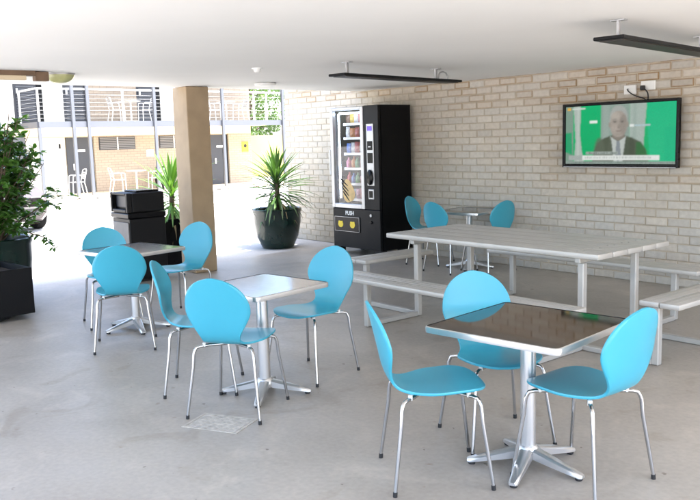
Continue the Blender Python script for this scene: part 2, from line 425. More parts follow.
# ------------------------------------------------------------------ picnic setting
def plank(m, x0, x1, y0, y1, z0, z1, mat=None):
    m.box(((x0+x1)/2, (y0+y1)/2, (z0+z1)/2), (x1-x0, y1-y0, z1-z0), mat or M_alu, bev=.009, seg=2)
def picnic():
    ox, oy = -4.135, 5.225
    t = thing('picnic_table', 'long grey aluminium picnic table with four attached slatted benches', 'picnic table', (ox, oy, 0))
    X0, X1, Y0, Y1, H = -1.09, 1.055, -.475, .475, .722
    m = MB(); n = 5; g = .005; w = (Y1-Y0-g*(n-1))/n
    for i in range(n):
        y = Y0+i*(w+g); plank(m, X0, X1, y, y+w, H-.042, H)
        for q in range(1, 4): m.box(((X0+X1)/2, y+w*q/4, H+.0006), (X1-X0-.03, .004, .0018), M_alu)
    for bx in (-.815, .855):
        for i in range(n):
            for dx in (-.012, .012): m.lathe([(.0065, 0), (.0065, .0022), (.004, .003), (0, .003)], M_steel, c=(bx+dx, Y0+i*(w+g)+w/2+dx*2.2, H), n=10, cap=False)
    m.build('tabletop', t)
    LX, LY = (-.815, .855), (-.36, .33); lw = .05
    for x in LX:
        for y in LY:
            m = MB(); m.box((x, y, (H-.085)/2+.002), (lw, lw, H-.089), M_alu, bev=.006); m.build('leg', t)
        m = MB(); m.box((x, 0, H-.064), (lw*.9, Y1-Y0-.10, .040), M_alu, bev=.005); m.build('cross_rail', t)
    BH = .440; bw = .285
    def bench(along_x, a0, a1, c, rails):
        r = MB(); w = (bw-g)/2
        for i in range(2):
            o = c-bw/2+i*(w+g)
            if along_x: plank(r, a0, a1, o, o+w, BH-.038, BH)
            else: plank(r, o, o+w, a0, a1, BH-.038, BH)
            for q in range(1, 3):
                oo = o+w*q/3
                r.box(((a0+a1)/2, oo, BH+.0006) if along_x else (oo, (a0+a1)/2, BH+.0006), (a1-a0-.02, .004, .0018) if along_x else (.004, a1-a0-.02, .0018), M_alu)
        return r.build('bench_seat', t)
    fy, by = -.99, .985; lx, rx = -1.54, 1.475
    b = bench(True, -1.06, 1.22, fy, None)
    sgn = lambda v: 1 if v > 0 else -1
    for x in LX:
        for y in (fy, by):
            pass
    b2 = bench(True, -1.06, 1.09, by, None)
    b3 = bench(False, -.46, .44, lx, None)
    b4 = bench(False, -.42, .44, rx, None)
    for bb, y in ((b, fy), (b2, by)):
        for x in LX:
            yy = y+.04*(-sgn(y))
            m = MB(); m.box((x, yy, (BH-.040)/2+.002), (lw, lw, BH-.044), M_alu, bev=.006); m.build('bench_leg', bb)
            m = MB(); e = -.36 if y < 0 else .33
            m.box((x, (yy+e)/2, .022), (lw*.96, abs(yy-e)-lw, .04), M_alu, bev=.005); m.build('floor_rail', t)
    for bb, x in ((b3, lx), (b4, rx)):
        for y in LY:
            xx = x+.04*(-sgn(x))
            m = MB(); m.box((xx, y, (BH-.040)/2+.002), (lw, lw, BH-.044), M_alu, bev=.006); m.build('bench_leg', bb)
            m = MB(); e = LX[0] if x < 0 else LX[1]
            m.box(((xx+e)/2, y, .022), (abs(xx-e)-lw, lw*.96, .04), M_alu, bev=.005); m.build('floor_rail', t)
picnic()

# ------------------------------------------------------------------ vending machine
def vending():
    X0, X1, Y0, Y1, Z0, Z1 = -8.65, -7.68, 6.886, 7.47, .10, 1.985
    t = thing('vending_machine', 'tall black snack vending machine with a lit glass front against the brick wall', 'vending machine', ((X0+X1)/2, (Y0+Y1)/2, 0))
    cx, cy = (X0+X1)/2, (Y0+Y1)/2
    T = Matrix.Translation((-cx, -cy, 0))
    th = .03; gx0, gx1, gz0, gz1 = X0+.09, -8.045, .71, 1.93     # glazed opening
    m = MB()
    m.box((X0+th/2, cy+.02, (Z0+Z1)/2), (th, Y1-Y0-.06, Z1-Z0), M_vend_side, T=T)
    m.box((X1-.17, cy+.02, (Z0+Z1)/2), (.34, Y1-Y0-.06, Z1-Z0), M_vend_side, T=T)
    m.box((cx-.15, cy+.02, Z1-th/2), (X1-X0-.37, Y1-Y0-.06, th), M_vend_side, T=T)
    m.box((cx-.15, Y1-.03, (Z0+Z1)/2), (X1-X0-.37, .04, Z1-Z0-.07), M_vend_side, T=T)
    m.box((cx-.15, cy+.0, (Z0+.66)/2), (X1-X0-.37, Y1-Y0-.14, .56), M_vend_side, T=T)
    m.build('cabinet', t, smooth=False)
    # door: lower panel and right panel
    d = MB()
    d.box((cx, Y0+.022, (Z0+.635)/2), (X1-X0, .044, .635-Z0-.004), M_satin_black, bev=.006, T=T)
    d.box(((-7.965+X1)/2, Y0+.022, (.635+Z1)/2), (X1+7.965, .044, Z1-.635), M_satin_black, bev=.006, T=T)
    door = d.build('door', t)
    f = MB(); W = .06; ox0, ox1, oz0, oz1 = X0, -7.968, .638, Z1-.004
    f.box((ox0+W/2, Y0+.018, (oz0+oz1)/2), (W, .056, oz1-oz0), M_silver, bev=.006, T=T)
    f.box((ox1-W/2, Y0+.018, (oz0+oz1)/2), (W, .056, oz1-oz0), M_silver, bev=.006, T=T)
    f.box(((ox0+ox1)/2, Y0+.018, oz0+.03), (ox1-ox0-2*W, .054, .06), M_silver, bev=.006, T=T)
    f.box(((ox0+ox1)/2, Y0+.018, oz1-.02), (ox1-ox0-2*W, .054, .04), M_silver, bev=.006, T=T)
    f.build('window_frame', t)
    gm = MB(); gx0, gx1 = ox0+W-.005, ox1-W+.005; gm.box(((gx0+gx1)/2, Y0+.026, (oz0+oz1)/2), (gx1-gx0, .004, oz1-oz0-.06), M_glass, T=T); gm.build('glass', t, smooth=False)
    # lining, shelves, side lamp, top fill tube
    M_in = principled('grey_liner', (.10, .10, .11), .6)
    ix0, ix1 = X0+.032, X1-.345
    m = MB(); m.box(((ix0+ix1)/2, Y1-.055, 1.3), (ix1-ix0, .006, 1.2), M_in, T=T); m.build('liner', t, smooth=False)
    shelves = [.74, .95, 1.16, 1.36, 1.57, 1.76]
    for z in shelves:
        m = MB(); m.box(((ix0+ix1)/2+.03, cy+.06, z), (ix1-ix0-.07, .40, .012), M_in, T=T)
        m.box(((ix0+ix1)/2+.03, cy-.142, z), (ix1-ix0-.07, .006, .034), M_silver, T=T); m.build('shelf', t, smooth=False)
    m = MB(); m.tube([(ix0+.028, Y0+.10, .76), (ix0+.028, Y0+.10, 1.9)], .012, emitter('lamp_and_fill_glow', (.66, .80, 1.), 2.6), n=10, T=T); m.tube([(ix0+.06, Y0+.085, 1.905), (ix1-.03, Y0+.085, 1.905)], .012, m.mats[0], n=10, T=T); m.build('lamp_and_fill_tube', t)  # upright lamp tube; the level top tube is added to brighten the shelves
    # controls on the right door panel
    c = MB(); c.box((-7.835, Y0-.004, 1.35), (.135, .012, .80), M_silver, bev=.004, T=T); pn = c.build('control_panel', t)
    c = MB(); c.box((-7.835, Y0-.0125, 1.69), (.085, .006, .06), emitter('display_glow', (.22, .16, .62), .2), T=T); c.build('display', pn)
    c = MB(); c.box((-7.835, Y0-.0125, 1.47), (.10, .006, .115), M_gloss_black, bev=.002, T=T)
    c.box((-7.835, Y0-.0165, 1.455), (.05, .004, .012), M_silver, T=T); c.build('card_reader', pn)
    c = MB(); c.box((-7.835, Y0-.0125, 1.31), (.10, .006, .13), M_gloss_black, bev=.002, T=T); c.build('keypad', pn)
    c = MB(); c.lathe([(.0, 0), (.055, 0), (.06, .012), (.05, .02), (.0, .02)], M_gloss_black, n=20, T=T @ Matrix.Translation((-7.84, Y0-.010, 1.06)) @ Matrix.Rotation(R(90), 4, 'X') @ Matrix.Diagonal((1, 1.7, 1, 1)), cap=False); c.build('coin_slot', pn)
    c = MB(); c.box((-7.835, Y0-.003, .84), (.105, .012, .13), M_silver, bev=.004, T=T); c.box((-7.835, Y0-.010, .84), (.07, .006, .09), M_gloss_black, T=T); c.build('coin_return', t)
    for z in (.56, .47):
        c = MB(); c.lathe([(0, 0), (.020, 0), (.020, .012), (0, .014)], M_silver if z > .5 else M_gloss_black, n=16, T=T @ Matrix.Translation((-7.85, Y0-.0005, z)) @ Matrix.Rotation(R(90), 4, 'X'), cap=False); c.build('door_lock', t)
    # delivery flap with print
    m = MB(); m.box((-8.345, Y0-.004, .42), (.53, .014, .21), M_gloss_black, bev=.004, T=T); fl = m.build('delivery_flap', t)
    m = MB(); bx = (-8.605, -8.085, .32, .52)
    for (x0, x1, z0, z1) in ((bx[0], bx[1], bx[2], bx[2]+.006), (bx[0], bx[1], bx[3]-.006, bx[3]), (bx[0], bx[0]+.006, bx[2], bx[3]), (bx[1]-.006, bx[1], bx[2], bx[3])):
        m.box(((x0+x1)/2, Y0-.0122, (z0+z1)/2), (x1-x0, .002, z1-z0), M_steel, T=T)
    m.build('flap_border', fl, smooth=False)
    for x in (-8.475, -8.225):
        m = MB(); pts = []
        for k in range(24):
            a = 2*PI*k/24; c_, s_ = math.cos(a), math.sin(a)
            ear = 1+.42*max(0, 1-abs(a-R(52))/R(17))+.42*max(0, 1-abs(a-R(128))/R(17))
            pts.append((x+.052*ear*c_, .415+.044*ear*s_))
        m.prism(pts, Y0-.0145, Y0-.0112, M_yellow, T=T); m.build('yellow_heart', fl, smooth=False)
    cu = bpy.data.curves.new('push_lettering', 'FONT'); cu.body = 'PUSH'; cu.size = .075; cu.extrude = .001; cu.align_x = 'CENTER'; cu.offset = .002
    cu.materials.append(M_white)
    tmp = bpy.data.objects.new('lettering_curve', cu); COL.objects.link(tmp); bpy.context.view_layer.update()
    me = bpy.data.meshes.new_from_object(tmp.evaluated_get(bpy.context.evaluated_depsgraph_get())); bpy.data.objects.remove(tmp)
    o = bpy.data.objects.new('push_lettering', me); COL.objects.link(o); o.parent = t
    o.location = (-8.29-cx, Y0-.0015-cy, .548); o.rotation_euler = (R(90), 0, 0)
    # white pull handle on the hinge-free edge
    m = MB(); m.box((X0-.012, Y0-.006, 1.25), (.028, .03, .34), M_white, bev=.008, T=T); m.build('handle', t)
    # printed sticker on the lower glass
    m = MB(); M_st = principled('sticker_print', (.62, .42, .17), .5, noise=.2, nscale=14)
    def blob(cx_, cz_, a, b_, mat, y, rot=0):
        pts = []
        for k in range(28):
            q = 2*PI*k/28; r = 1+.10*math.sin(3*q+cx_*20)
            x, z = a*r*math.cos(q), b_*r*math.sin(q); pts.append((cx_+x*math.cos(rot)-z*math.sin(rot), cz_+x*math.sin(rot)+z*math.cos(rot)))
        m.prism(pts, y-.0006, y+.0006, mat, T=T)
    blob(-8.33, .86, .12, .155, M_st, Y0+.0225, .25)
    for k in range(4):
        blob(-8.43+.015*k, .99-.062*k, .10, .012, M_satin_black, Y0+.0212, R(-32-4*k))
    m.build('sticker', t, smooth=False)
    # feet and plinth
    for x in (X0+.06, X1-.10):
        for y in (Y0+.09, Y1-.08):
            m = MB(); m.box((x, y, .052), (.15 if x > -8 else .07, .10, .104), M_black, bev=.006, T=T); m.build('machine_foot', t)
    # things for sale
    cols = [('red', (.45, .05, .04)), ('yellow', (.70, .48, .05)), ('blue', (.06, .14, .42)), ('orange', (.62, .22, .04)), ('white', (.65, .65, .66)), ('green', (.08, .28, .09)), ('pink', (.60, .18, .28)), ('brown', (.16, .07, .035))]
    rown = ['bottom', 'second lowest', 'third lowest', 'third highest', 'second highest', 'top']
    ordn = ['first', 'second', 'third', 'fourth', 'fifth', 'sixth']
    pm = {}
    for nme, c_ in cols: pm[nme] = principled(nme+'_packet_print', tuple(v*.75+.02 for v in c_), .35, noise=.35, nscale=30)
    for ri, z in enumerate(shelves):
        order = cols[:]; random.shuffle(order)
        xs = np.linspace(ix0+.085, ix1-.04, 6)
        for k in range(6):
            nme = order[k][0]
            if ri in (1, 2) : h, w = random.uniform(.14, .165), .040
            else: h, w = random.uniform(.125, .155), .046
            m = MB(); 
            if ri in (1, 2):
                m.lathe([(0, 0), (w*.85, 0), (w*.95, .006), (w*.95, h*.62), (w*.45, h*.82), (w*.4, h), (0, h)], pm[nme], n=14, cap=False); kind = 'bottle'
            else:
                N = 6
                vs = []; fs = []
                for a in range(N+1):
                    vz = h*a/N; bulge = .022*math.sin(PI*a/N)**.6+.001
                    for (px, s) in ((-w, .15), (-w*.5, 1), (w*.5, 1), (w, .15)): vs.append((px, -bulge*s, vz))
                    for (px, s) in ((w, .15), (w*.5, 1), (-w*.5, 1), (-w, .15)): vs.append((px, bulge*s+.001, vz))
                for a in range(N):
                    for j in range(8): fs.append((a*8+j, a*8+(j+1) % 8, a*8+8+(j+1) % 8, a*8+8+j))
                fs += [tuple(range(8))[::-1], tuple(N*8+j for j in range(8))]
                m.add(vs, fs, pm[nme]); kind = 'packet'
            o = m.build('snack_packet' if kind == 'packet' else 'drink_bottle')
            o.location = (xs[k], cy-.07+random.uniform(-.01, .01), z+.0075); o.rotation_euler = (0, 0, random.uniform(-.15, .15))
            tag(o, f"{nme} {'snack packet' if kind == 'packet' else 'drink bottle'}, {ordn[k]} from left on the {rown[ri]} vending machine shelf", kind, 'goods on the vending machine shelves')
vending()

# ------------------------------------------------------------------ television with sockets
def television():
    x0, x1, z0, z1 = -5.285, -3.955, 1.185, 1.862; W, H = x1-x0, z1-z0
    t = thing('television', 'flat screen television on the brick wall showing a presenter on green', 'television', ((x0+x1)/2, YW-.085, z0))
    m = MB(); m.box((0, .052, H/2), (.5, .06, .4), M_satin_black); m.build('wall_mount', t, smooth=False)
    m = MB(); bz = .030
    m.box((0, .006, H/2), (W-.02, .035, H-.02), M_gloss_black)
    m.box((-W/2+bz/2, -.012, H/2), (bz, .05, H), M_gloss_black, bev=.005); m.box((W/2-bz/2, -.012, H/2), (bz, .05, H), M_gloss_black, bev=.005)
    m.box((0, -.012, bz/2+.004), (W-2*bz, .05, bz+.008), M_gloss_black, bev=.005); m.box((0, -.012, H-bz/2), (W-2*bz, .05, bz), M_gloss_black, bev=.005)
    m.box((0, -.0385, .006), (W-.04, .004, .006), M_silver)
    m.build('bezel', t)
    SW, SH = W-2*bz+.002, H-2*bz-.004
    NX, NY = 208, 112
    uu, vv = np.meshgrid((np.arange(NX)+.5)/NX, (np.arange(NY)+.5)/NY)
    img = np.zeros((NY, NX, 3))
    rs = np.random.default_rng(12)
    def blur(a, n=1):
        for _ in range(n):
            p = np.pad(a, [(1, 1), (1, 1)]+[(0, 0)]*(a.ndim-2), mode='edge')
            a = (p[:-2, 1:-1]+p[2:, 1:-1]+p[1:-1, :-2]+p[1:-1, 2:]+2*p[1:-1, 1:-1])/6
        return a
    def put(mask, colr, soft=1, op=1.):
        mk = blur(np.clip(mask.astype(float), 0, 1), soft)[..., None]*op
        img[:] = img*(1-mk)+np.array(colr)*mk
    def rect(u0, v0, u1, v1): return (uu > u0) & (uu < u1) & (vv > v0) & (vv < v1)
    def ell(u, v, a, b, e=2.): return (np.abs((uu-u)/a)**e+np.abs((vv-v)/b)**e) < 1
    def poly(pts):
        ins = np.zeros(uu.shape, bool)
        for k in range(len(pts)):
            (xa, ya), (xb, yb) = pts[k], pts[(k+1) % len(pts)]
            cr = ((ya > vv) != (yb > vv)); xi = (xb-xa)*(vv-ya)/((yb-ya) if abs(yb-ya) > 1e-9 else 1e-9)+xa
            ins ^= cr & (uu < xi)
        return ins
    img[:] = (.0, .40, .135); img += (vv[..., None]-.5)*np.array((.0, .06, .03))
    put(uu > .74+.04*(1-vv), (.008, .46, .21), 3); put(rect(.9, -1, 2, .6), (.0, .42, .20), 9, .6)
    put(rect(-1, -1, .075, 2), (.20, .30, .24), 2); put(poly([(-.1, .28), (.07, .16), (.06, .55), (-.1, .52)]), (.02, .33, .14), 2)
    put(poly([(.075, 1.1), (.15, 1.1), (.145, .5), (.16, .25), (.20, -.1), (.08, -.1), (.10, .4)]), (.40, .46, .42), 2); put(rect(.115, -1, .135, 2), (.52, .58, .53), 3, .6)
    put(rect(.34, -1, .60, 2), (.25, .33, .29), 2); put(rect(.36, -1, .42, 2), (.31, .38, .34), 6, .7); put(poly([(.60, 1.1), (.75, 1.1), (.71, -.1), (.60, -.1)]), (.36, .43, .39), 2); put(rect(.63, -1, .66, 2), (.28, .36, .32), 4, .6)
    put(rect(.235, .70, .31, .738), (.75, .80, .76), 1); put(rect(.60, .612, .64, .66), (.7, .75, .72), 1); put(rect(.645, .625, .78, .65), (.40, .52, .55), 1)
    put(rect(.02, .925, .055, .972), (.75, .42, .06), 1); put(rect(.065, .935, .19, .962), (.62, .68, .64), 1, .9)
    # presenter, softly shaded
    put(poly([(.25, -.1), (.275, .20), (.31, .36), (.36, .43), (.43, .48), (.56, .48), (.63, .43), (.70, .37), (.745, .24), (.78, -.1)]), (.075, .095, .06), 2)
    put(poly([(.66, -.1), (.66, .36), (.70, .37), (.745, .24), (.78, -.1)]), (.02, .14, .035), 4, .8); put(ell(.33, .2, .05, .25), (.10, .125, .085), 8, .8); put(ell(.62, .25, .03, .2), (.055, .07, .045), 6, .8)
    put(poly([(.425, -.1), (.43, .47), (.50, .38), (.57, .47), (.585, -.1)]), (.46, .50, .47), 1); put(poly([(.42, -.1), (.40, .30), (.435, .47), (.455, .20), (.47, -.1)]), (.085, .105, .07), 2)
    put(poly([(.59, -.1), (.60, .30), (.57, .47), (.55, .20), (.535, -.1)]), (.065, .085, .055), 2); put(poly([(.487, .39), (.515, .39), (.53, .12), (.502, .04), (.475, .12)]), (.22, .25, .27), 1)
    put(poly([(.445, .60), (.445, .45), (.50, .39), (.56, .45), (.56, .60)]), (.22, .195, .165), 2)
    put(ell(.502, .725, .082, .25, 2.3), (.36, .38, .36), 2); put(ell(.502, .67, .075, .215, 2.2), (.35, .31, .27), 2)
    put(ell(.545, .66, .035, .17), (.25, .22, .19), 6, .7); put(ell(.475, .80, .04, .07), (.44, .40, .35), 6, .7); put(ell(.47, .60, .03, .06), (.41, .355, .31), 6, .6)
    for q in (-1, 1):
        put(ell(.502+q*.080, .66, .010, .045), (.30, .265, .225), 2); put(ell(.502+q*.033, .712, .022, .022), (.21, .185, .16), 3, .75); put(ell(.502+q*.033, .706, .009, .009), (.07, .065, .06), 1, .8); put(ell(.502+q*.033, .748, .021, .008), (.22, .21, .19), 2, .8)
    put(ell(.508, .635, .014, .035), (.27, .235, .20), 3, .7); put(ell(.503, .612, .012, .01), (.20, .17, .15), 2, .7); put(ell(.503, .555, .027, .008), (.19, .135, .12), 1, .8); put(ell(.503, .50, .035, .012), (.26, .225, .19), 4, .6)
    # captions
    put(rect(.17, .075, .86, .155), (.72, .75, .72), 1); put(rect(.035, .075, .165, .155), (.36, .40, .38), 1); put(rect(.20, .172, .50, .215), (.34, .39, .36), 1); put(rect(-1, -1, 2, .055), (.26, .32, .29), 1)
    def scribble(u0, u1, v0, v1, colr):
        u = u0
        while u < u1:
            wd = rs.uniform(.006, .011); put(rect(u, v0, u+wd, v1-rs.choice([0, 0, .008])), colr, 1, rs.uniform(.5, .9)); u += wd+rs.choice([.004, .004, .004, .012])
    scribble(.205, .49, .18, .208, (.05, .06, .05)); scribble(.19, .78, .095, .135, (.30, .33, .31)); scribble(.02, .98, .016, .038, (.08, .11, .09))
    img = np.clip(blur(img, 1)*(1+rs.normal(0, .035, (NY, NX, 1))), 0, 1)
    M_scr = bpy.data.materials.new('screen_picture'); M_scr.use_nodes = True; nts = M_scr.node_tree; nts.nodes.clear()
    ou = nts.nodes.new('ShaderNodeOutputMaterial'); em = nts.nodes.new('ShaderNodeEmission'); at = nts.nodes.new('ShaderNodeAttribute'); at.attribute_name = 'tone'; em.inputs['Strength'].default_value = .125
    gl = nts.nodes.new('ShaderNodeBsdfGlossy'); gl.inputs['Roughness'].default_value = .25; gl.inputs['Color'].default_value = (.010, .010, .010, 1); ad = nts.nodes.new('ShaderNodeAddShader')
    nts.links.new(at.outputs['Color'], em.inputs['Color']); nts.links.new(em.outputs[0], ad.inputs[0]); nts.links.new(gl.outputs[0], ad.inputs[1]); nts.links.new(ad.outputs[0], ou.inputs[0])
    m = MB(); tone = []
    vs = [(-SW/2+(i+.5)/NX*SW*NX/(NX-1)-SW/(2*(NX-1)), -.0128, bz+.006+j/(NY-1)*SH) for j in range(NY) for i in range(NX)]
    fs = [(j*NX+i, j*NX+i+1, (j+1)*NX+i+1, (j+1)*NX+i) for j in range(NY-1) for i in range(NX-1)]
    m.add(vs, fs, M_scr); m.tone = np.concatenate([img.reshape(-1, 3), np.ones((NX*NY, 1))], 1)
    m.build('screen', t, smooth=False)
    t.rotation_euler = (0, 0, 0)
    # sockets
    for i, (xc, zc, lb) in enumerate(((-4.545, 1.975, 'white wall socket above the television, left one with an aerial lead'), (-4.345, 2.005, 'white power socket above the television with a black plug in it'))):
        s = thing('wall_socket', lb, 'socket', (xc, YW, zc), 0, 'white sockets above the television')
        m = MB(); m.box((0, -.008, 0), (.155 if i else .135, .022, .092), M_white, bev=.004); m.build('face_plate', s)
        m = MB()
        if i: 
            for k in (-.035, .035): m.box((k, -.0205, .022), (.012, .006, .022), M_white, bev=.002)
        else: m.lathe([(0, 0), (.010, 0), (.010, .008), (0, .008)], M_silver, n=12, T=Matrix.Translation((-.02, -.019, .005)) @ Matrix.Rotation(R(90), 4, 'X'), cap=False)
        m.build('switch', s)
    pts1 = [(-4.565, YW-.032, 1.978), (-4.54, YW-.05, 1.955), (-4.49, YW-.05, 1.92), (-4.43, YW-.045, 1.895), (-4.37, YW-.045, 1.88), (-4.34, YW-.045, 1.85)]
    pts2 = [(-4.385, YW-.05, 1.975), (-4.35, YW-.06, 1.965), (-4.325, YW-.055, 1.935), (-4.32, YW-.05, 1.89), (-4.33, YW-.045, 1.84)]
    def smooth_pts(p, n=18):
        p = np.array(p); 
        for _ in range(2):
            q = [p[0]]
            for a, b in zip(p[:-1], p[1:]): q += [a*.75+b*.25, a*.25+b*.75]
            q.append(p[-1]); p = np.array(q)
        return [tuple(a) for a in p]
    c1 = MB(); c1.tube(smooth_pts(pts1), .006, M_black, n=8); tag(c1.build('aerial_cable'), 'thin black lead sagging from the left socket to the television', 'cable')
    c2 = MB(); c2.tube(smooth_pts(pts2), .007, M_black, n=8); o = c2.build('power_cable'); tag(o, 'black power cable and plug dropping from the right socket', 'cable')
    c2 = MB(); c2.box((-4.39, YW-.04, 1.982), (.045, .04, .05), M_black, bev=.008); c2.build('plug', o)
television()

# ------------------------------------------------------------------ ceiling fittings
def heater(xa, ya, yb, label, rz):
    t = thing('strip_heater', label, 'heater', (xa, (ya+yb)/2, 2.10), rz, 'black strip heaters under the ceiling')
    L = yb-ya
    m = MB(); m.box((0, 0, .012), (.195, L, .022), M_satin_black, bev=.004); m.build('housing', t)
    m = MB(); m.box((0, 0, -.0015), (.15, L-.08, .006), principled('dark_heater_panel', (.022, .016, .013), .5, noise=.3, nscale=9)); m.build('radiant_panel', t)
    m = MB(); m.box((-.0985, 0, .010), (.004, L-.01, .010), M_steel); m.build('side_trim', t)
    for y in (-L/2+.14, L/2-.32):
        m = MB(); m.box((0, y, .1255), (.09, .05, .007), M_silver); m.box((0, y, .074), (.016, .03, .098), M_silver); m.box((0, y, .026), (.07, .045, .006), M_silver); m.build('bracket', t)
    pts = [(.0, L/2-.28, .026), (.0, L/2-.275, .07), (0, L/2-.25, .095), (0, L/2-.2, .105), (0, L/2-.15, .095), (0, L/2-.125, .07), (0, L/2-.12, .026)]
    m = MB(); m.tube(pts, .008, M_silver, n=8); m.build('conduit', t)
heater(-5.63, 4.46, 6.24, 'black strip heater hung under the ceiling nearer the vending machine', R(8))
heater(-2.90, 4.37, 6.20, 'black strip heater hung under the ceiling near the upper right corner', R(7))

m = MB(); m.lathe([(0, 0), (.115, 0), (.128, -.008), (.125, -.03), (.09, -.036), (0, -.036)][::-1], M_white, n=28, cap=False)
o = m.build('ceiling_light'); o.location = (-7.86, 5.31, ZC); tag(o, 'round white flat ceiling light near the open edge', 'ceiling light')
t = thing('smoke_detector', 'small white detector on the ceiling between light and viewer', 'detector', (-6.32, 4.19, ZC))
m = MB(); m.lathe([(0, -.012), (.05, -.012), (.052, 0)], M_white, n=20, cap=False); m.build('base', t)
m = MB(); m.lathe([(0, -.042), (.022, -.042), (.032, -.03), (.034, -.012)], M_white, n=20, cap=False); m.build('sensor_head', t)
t = thing('dome_light', 'greenish half dome glass light on the ceiling at upper left', 'ceiling light', (-7.50, 2.80, ZC))
m = MB(); m.lathe([(.13, -.012), (.13, 0)], M_steel, n=28); m.build('base', t)
M_dome = principled('olive_glass', (.42, .42, .20), .25, noise=.15, nscale=9)
m = MB(); m.lathe([(.122*math.cos(a), -.012-.082*math.sin(a)) for a in np.linspace(0, PI/2-.01, 9)], M_dome, n=28, cap=False); m.build('glass_bowl', t)
t = thing('ceiling_beam', 'short brown and cream timber beam under the ceiling at upper left', 'beam', (-7.33, 1.0, ZC))
M_wood = principled('brown_timber', (.14, .085, .05), .7, noise=.3, nscale=6); M_cr2 = principled('cream_trim', (.62, .50, .34), .6)
m = MB(); m.box((0, 0, -.021), (.10, 3.0, .042), M_wood, bev=.003); m.build('timber', t)
m = MB(); m.box((.02, -.03, -.062), (.05, 2.9, .038), M_cr2, bev=.003); m.build('trim', t)
m = MB(); m.box((0, 1.56, -.045), (.08, .12, .08), M_wood, bev=.004); m.build('end_block', t)

# drain grate set in the floor
def grate():
    t = thing('floor_grate', 'faint pale rectangular drain grate set in the concrete floor', 'grate', (-3.80, 2.17, 0), R(28))
    M_gr = principled('pale_galvanised', (.46, .425, .375), .6, noise=.2, nscale=20)
    m = MB(); w, d = .35, .24
    for s in (-1, 1): m.box((s*(w/2-.008), 0, .001), (.016, d, .004), M_gr); m.box((0, s*(d/2-.008), .001), (w-.034, .016, .004), M_gr)
    m.build('frame', t, smooth=False)
    m = MB()
    for k in range(11): m.box((0, -d/2+.03+k*(d-.06)/10, .0005), (w-.04, .013, .004), M_gr)
    m.build('bars', t, smooth=False)
grate()

# ------------------------------------------------------------------ foliage helpers
def leaf_quads(mb, mat, pos, dirs, ups, ln, wd, fold=.15):
    # one leaf: 6-vertex folded blade with a drooping tip
    for p, d, u, L, W in zip(pos, dirs, ups, ln, wd):
        d = Vector(d).normalized(); u = Vector(u); s = d.cross(u)
        if s.length < 1e-3: s = d.cross(Vector((1, 0, 0)))
        s.normalize(); n = s.cross(d)
        p = Vector(p); f = fold*W
        vs = [p, p+d*L*.35+s*W/2+n*f, p+d*L*.35, p+d*L*.35-s*W/2+n*f, p+d*L*.72+s*W*.38+n*f*.6-n*L*.05, p+d*L*.72-n*L*.05, p+d*L*.72-s*W*.38+n*f*.6-n*L*.05, p+d*L-n*L*.13]
        mb.add(vs, [(0, 1, 2), (0, 2, 3), (1, 4, 5, 2), (2, 5, 6, 3), (4, 7, 5), (5, 7, 6)], mat)
def blade(mb, mat, p, az, el, L, W, droop, n=6):
    vs = []; fs = []; q = Vector(p); e = el
    for i in range(n+1):
        t = i/n; w = W*(.55+.9*t if t < .35 else 1)*(1-t**2.2)*.5+.0015
        side = Vector((-math.sin(az), math.cos(az), 0))
        d = Vector((math.cos(az)*math.cos(e), math.sin(az)*math.cos(e), math.sin(e))); up = side.cross(d)
        vs += [q+side*w-up*w*.35, q, q-side*w-up*w*.35] if False else [q+side*w+Vector((0, 0, w*.4)), q, q-side*w+Vector((0, 0, w*.4))]
        q = q+d*(L/n); e -= droop/n*(.4+1.2*t)
    for i in range(n):
        a = i*3; fs += [(a, a+3, a+4, a+1), (a+1, a+4, a+5, a+2)]
    mb.add(vs, fs, mat)

# left planter: black box, round pot with glossy leaved shrub
def left_planter():
    t = thing('planter_box', 'low square black planter box at the left edge', 'planter box', (-7.80, 2.00, 0), R(5))
    m = MB(); s = .36; h = .475
    for sx in (-1, 1): m.box((sx*(s-.015), 0, .05+(h-.05)/2), (.03, 2*s, h-.05), M_satin_black, bev=.004)
    for sy in (-1, 1): m.box((0, sy*(s-.015), .05+(h-.05)/2), (2*s-.062, .03, h-.05), M_satin_black, bev=.004)
    m.build('box', t)
    m = MB(); m.box((0, 0, .27), (2*s-.063, 2*s-.063, .3), M_soil); m.build('soil', t)
    m = MB(); m.lathe([(.26, 0), (.27, .01), (.27, .045), (.25, .052)], M_black, n=32); m.build('round_base', t)
left_planter()
def pot(label, loc, rt, rb, h, mat, name='round_pot'):
    t = thing(name, label, 'pot', loc)
    m = MB(); m.lathe([(rb*.9, 0), (rb, .015), (rb+(rt-rb)*.62, h*.30), (rt*.985, h*.64), (rt, h*.90), (rt*1.03, h*.93), (rt*1.04, h*.985), (rt*1.0, h), (rt*.93, h*.98), (rt*.91, h*.86), (rt*.5, h*.86)], mat, n=40, cap=False); m.build('bowl', t, ang=45)
    m = MB(); m.lathe([(0, h*.875), (rt*.92, h*.868)], M_soil, n=30, cap=False); m.build('soil', t)
    return t
